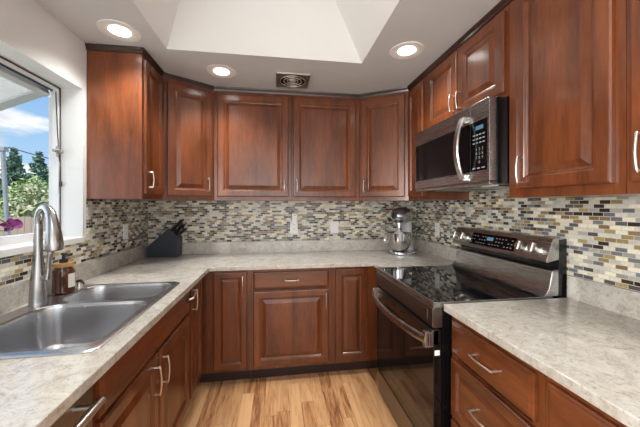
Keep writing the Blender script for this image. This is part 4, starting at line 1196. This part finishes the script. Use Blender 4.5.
MB().lathe([(0.026, 0), (0.026, 0.016), (0.020, 0.020), (0, 0.020)], mp_(-0.140, 0, 0.362), 20, -back).build('hub_cap', M['rubber'], hd_, smooth=True, angle=40)
MB().lathe([(0.010, 0), (0.010, 0.022), (0.016, 0.024), (0.016, 0.036), (0, 0.038)], mp_(-0.075, -0.055, 0.325), 14, -side + Vector((0, 0, -0.2))).build('speed_knob', M['rubber'], hd_, smooth=True, angle=40)
MB().lathe([(0.034, 0.0), (0.034, -0.030), (0.024, -0.036), (0.024, -0.045), (0, -0.045)], mp_(-0.055, 0, 0.296), 22).build('planetary_hub', M['chrome'], hd_, smooth=True, angle=40)
bt_ = MB()
bt_.tube([mp_(-0.055, 0, 0.252), mp_(-0.055, 0, 0.215)], 0.008, 10)
bt_.tube([mp_(-0.055, s_, z) for s_, z in ((0, 0.218), (0.050, 0.190), (0.052, 0.140), (0.020, 0.075), (-0.020, 0.075), (-0.052, 0.140), (-0.050, 0.190), (0, 0.218))], 0.007, 8)
bt_.tube([mp_(-0.055, 0, 0.215), mp_(-0.055, 0, 0.075)], 0.006, 8)
bt_.build('beater', M['plastic'], mi, smooth=True)
bw = MB().lathe([(0.040, 0.036), (0.058, 0.040), (0.084, 0.060), (0.102, 0.095), (0.108, 0.140), (0.109, 0.200), (0.113, 0.203), (0.112, 0.207), (0.105, 0.205), (0.104, 0.140), (0.098, 0.098), (0.080, 0.064), (0.0, 0.048)], mp_(-0.055, 0, 0), 40)
bwo = bw.build('bowl', mat('bowl_steel', (0.52, 0.50, 0.48), 0.16, 1.0), mi, smooth=True, angle=60)
MB().tube([mp_(-0.055, -0.106, 0.185), mp_(-0.060, -0.140, 0.185), mp_(-0.062, -0.148, 0.150), mp_(-0.060, -0.138, 0.105), mp_(-0.055, -0.100, 0.100)], 0.006, 10).build('bowl_handle', M['chrome'], bwo, smooth=True)
am = MB()
for s_ in (-1, 1): am.tube([mp_(0.10, 0.045 * s_, 0.165), mp_(0.05, 0.100 * s_, 0.165), mp_(-0.03, 0.120 * s_, 0.165), mp_(-0.055, 0.120 * s_, 0.165)], 0.009, 10)
am.build('bowl_arm', ms, mi, smooth=True)
t = MB().tube([(1.285, 2.70, CT + 0.05), (1.34, 2.69, CT + 0.20), (1.385, 2.62, CT + 0.27), (1.42, 2.54, CT + 0.23), (1.437, 2.487, CT + 0.215)], 0.0035, 8).build('power_cord', M['rubber'], mi, smooth=True)

# ------------------------------------------------------------------ garden
GZ = -0.55
gd = MB().box(-30, XO - 0.02, -6, 40, GZ - 0.1, GZ).build('floor.001', M['lawn']); struct(gd)
FYY = 8.0
fn = thing('board_fence', (-7, FYY, GZ), 'weathered brown board fence seen through the window', 'fence')
x = -12.0; k = 0
while x < -3.0:
    MB().box(x, x + 0.135, FYY, FYY + 0.02, GZ + 0.03, 1.09 + 0.012 * math.sin(k * 2.3)).build('board', M['fence'], fn)
    x += 0.142; k += 1
for z in (GZ + 0.3, 0.85): MB().box(-12, -3, FYY + 0.021, FYY + 0.06, z, z + 0.09).build('rail', M['fence'], fn)
x = -12.0
while x < -3:
    MB().box(x, x + 0.10, FYY + 0.061, FYY + 0.16, GZ, 1.15).build('post', M['fence'], fn); x += 2.2

def leafy(mb, c, rad, n, size, rnd):
    for _ in range(n):
        while True:
            p = Vector((rnd.uniform(-1, 1), rnd.uniform(-1, 1), rnd.uniform(-1, 1)))
            if 0.35 < p.length < 1: break
        p = p * (0.85 + 0.15 * rnd.random())
        q = Vector((c[0] + p.x * rad[0], c[1] + p.y * rad[1], c[2] + p.z * rad[2]))
        u = Vector((rnd.uniform(-1, 1), rnd.uniform(-1, 1), rnd.uniform(-1, 1))).normalized(); v = u.orthogonal().normalized()
        s_ = size * rnd.uniform(0.6, 1.4)
        a = mb.bm.verts.new(q - u * s_); b = mb.bm.verts.new(q + v * s_ * 0.45); d = mb.bm.verts.new(q + u * s_); e_ = mb.bm.verts.new(q - v * s_ * 0.45)
        mb.bm.faces.new((a, b, d, e_))
rnd = random.Random(3)
hlb = ['pale green leafy shrub behind the fence, at the left edge of the window', 'light green leafy shrub behind the fence, left of centre', 'pinkish green leafy shrub behind the fence, right of centre', 'leafy green shrub behind the fence, next to the window frame']
for i, (x, y, r_, h_, m_) in enumerate(((-9.1, 9.1, 0.95, 1.42, 'hedge'), (-7.75, 10.6, 1.05, 1.62, 'hedge'), (-6.60, 9.1, 0.85, 1.38, 'hedge2'), (-5.4, 10.6, 0.9, 1.2, 'hedge'))):
    sh = thing('leafy_shrub', (x, y, GZ), hlb[i], 'shrub', 'shrubs behind the fence')
    mb = MB(); leafy(mb, (x, y, GZ + h_ * 0.5 + 0.55), (r_, 0.62, h_), 4200, 0.07, rnd)
    mb.build('foliage', M[m_], sh, normals=False)
    st2 = MB()
    for q in range(3): st2.tube([(x + q * 0.1 - 0.1, y, GZ), (x + (q - 1) * 0.35, y, GZ + 1.0)], [0.04, 0.02], 7)
    st2.build('trunk', M['bark'], sh)
tlb = ['tall dark evergreen tree beyond the shrubs, tallest of the row', 'dark evergreen tree beyond the shrubs at the left edge', 'dark evergreen tree beyond the shrubs, right of the tallest', 'bushy evergreen tree beyond the shrubs beside the window frame']
for i, (x, y, h_, r_) in enumerate(((-11.75, 15.0, 4.35, 1.35), (-16.6, 18.5, 4.9, 1.3), (-13.0, 18.2, 4.75, 1.6), (-9.7, 16.5, 4.0, 1.2))):
    ev_ = thing('evergreen_tree', (x, y, GZ), tlb[i], 'tree', 'evergreens beyond the shrubs')
    mb = MB()
    for L_ in range(15):
        f = L_ / 14; z = GZ + 0.7 + (h_ - 0.7) * f; rr_ = r_ * (1 - f) ** 0.8 + 0.08
        for q in range(int(16 * (1 - f)) + 4):
            a = rnd.uniform(0, 2 * PI); rd = rr_ * rnd.uniform(0.45, 1)
            leafy(mb, (x + rd * 0.7 * math.cos(a), y + rd * 0.7 * math.sin(a), z - 0.12 * rd), (0.30 * rr_ + .05, 0.30 * rr_ + .05, 0.16), 26, 0.10, rnd)
    mb.build('foliage', M['conifer'], ev_, normals=False)
    MB().tube([(x, y, GZ), (x, y, GZ + h_)], [0.14, 0.02], 8).build('trunk', M['bark'], ev_)
# clothes line with leaning grey post
cp_ = thing('clothesline_post', (-4.02, 5.0, GZ), 'leaning grey metal post in the garden, seen at the left edge of the window', 'post')
MB().tube([(-3.92, 5.0, GZ), (-4.06, 5.0, 2.23)], 0.027, 14).build('pole', M['galv'], cp_, smooth=True)
MB().box(-4.10, -4.01, 4.96, 5.04, 2.18, 2.25, bev=0.01).build('bracket', M['galv'], cp_, smooth=True)
cp2 = thing('clothesline_post', (-2.75, 5.05, GZ), 'grey metal post holding the other end of the line, hidden behind the window jamb', 'post')
MB().tube([(-2.75, 5.05, GZ), (-2.75, 5.05, 1.98)], 0.042, 14).build('pole', M['galv'], cp2, smooth=True)
lnm = MB(); lnm.tube([(-3.985 + 1.195 * q / 12, 5.0, 2.245 - 0.275 * q / 12 - 0.03 * math.sin(PI * q / 12)) for q in range(13)], 0.009, 6)
tag(lnm.build('washing_line', M['wire'], None), 'thin dark line stretched down from the leaning garden post', 'line')
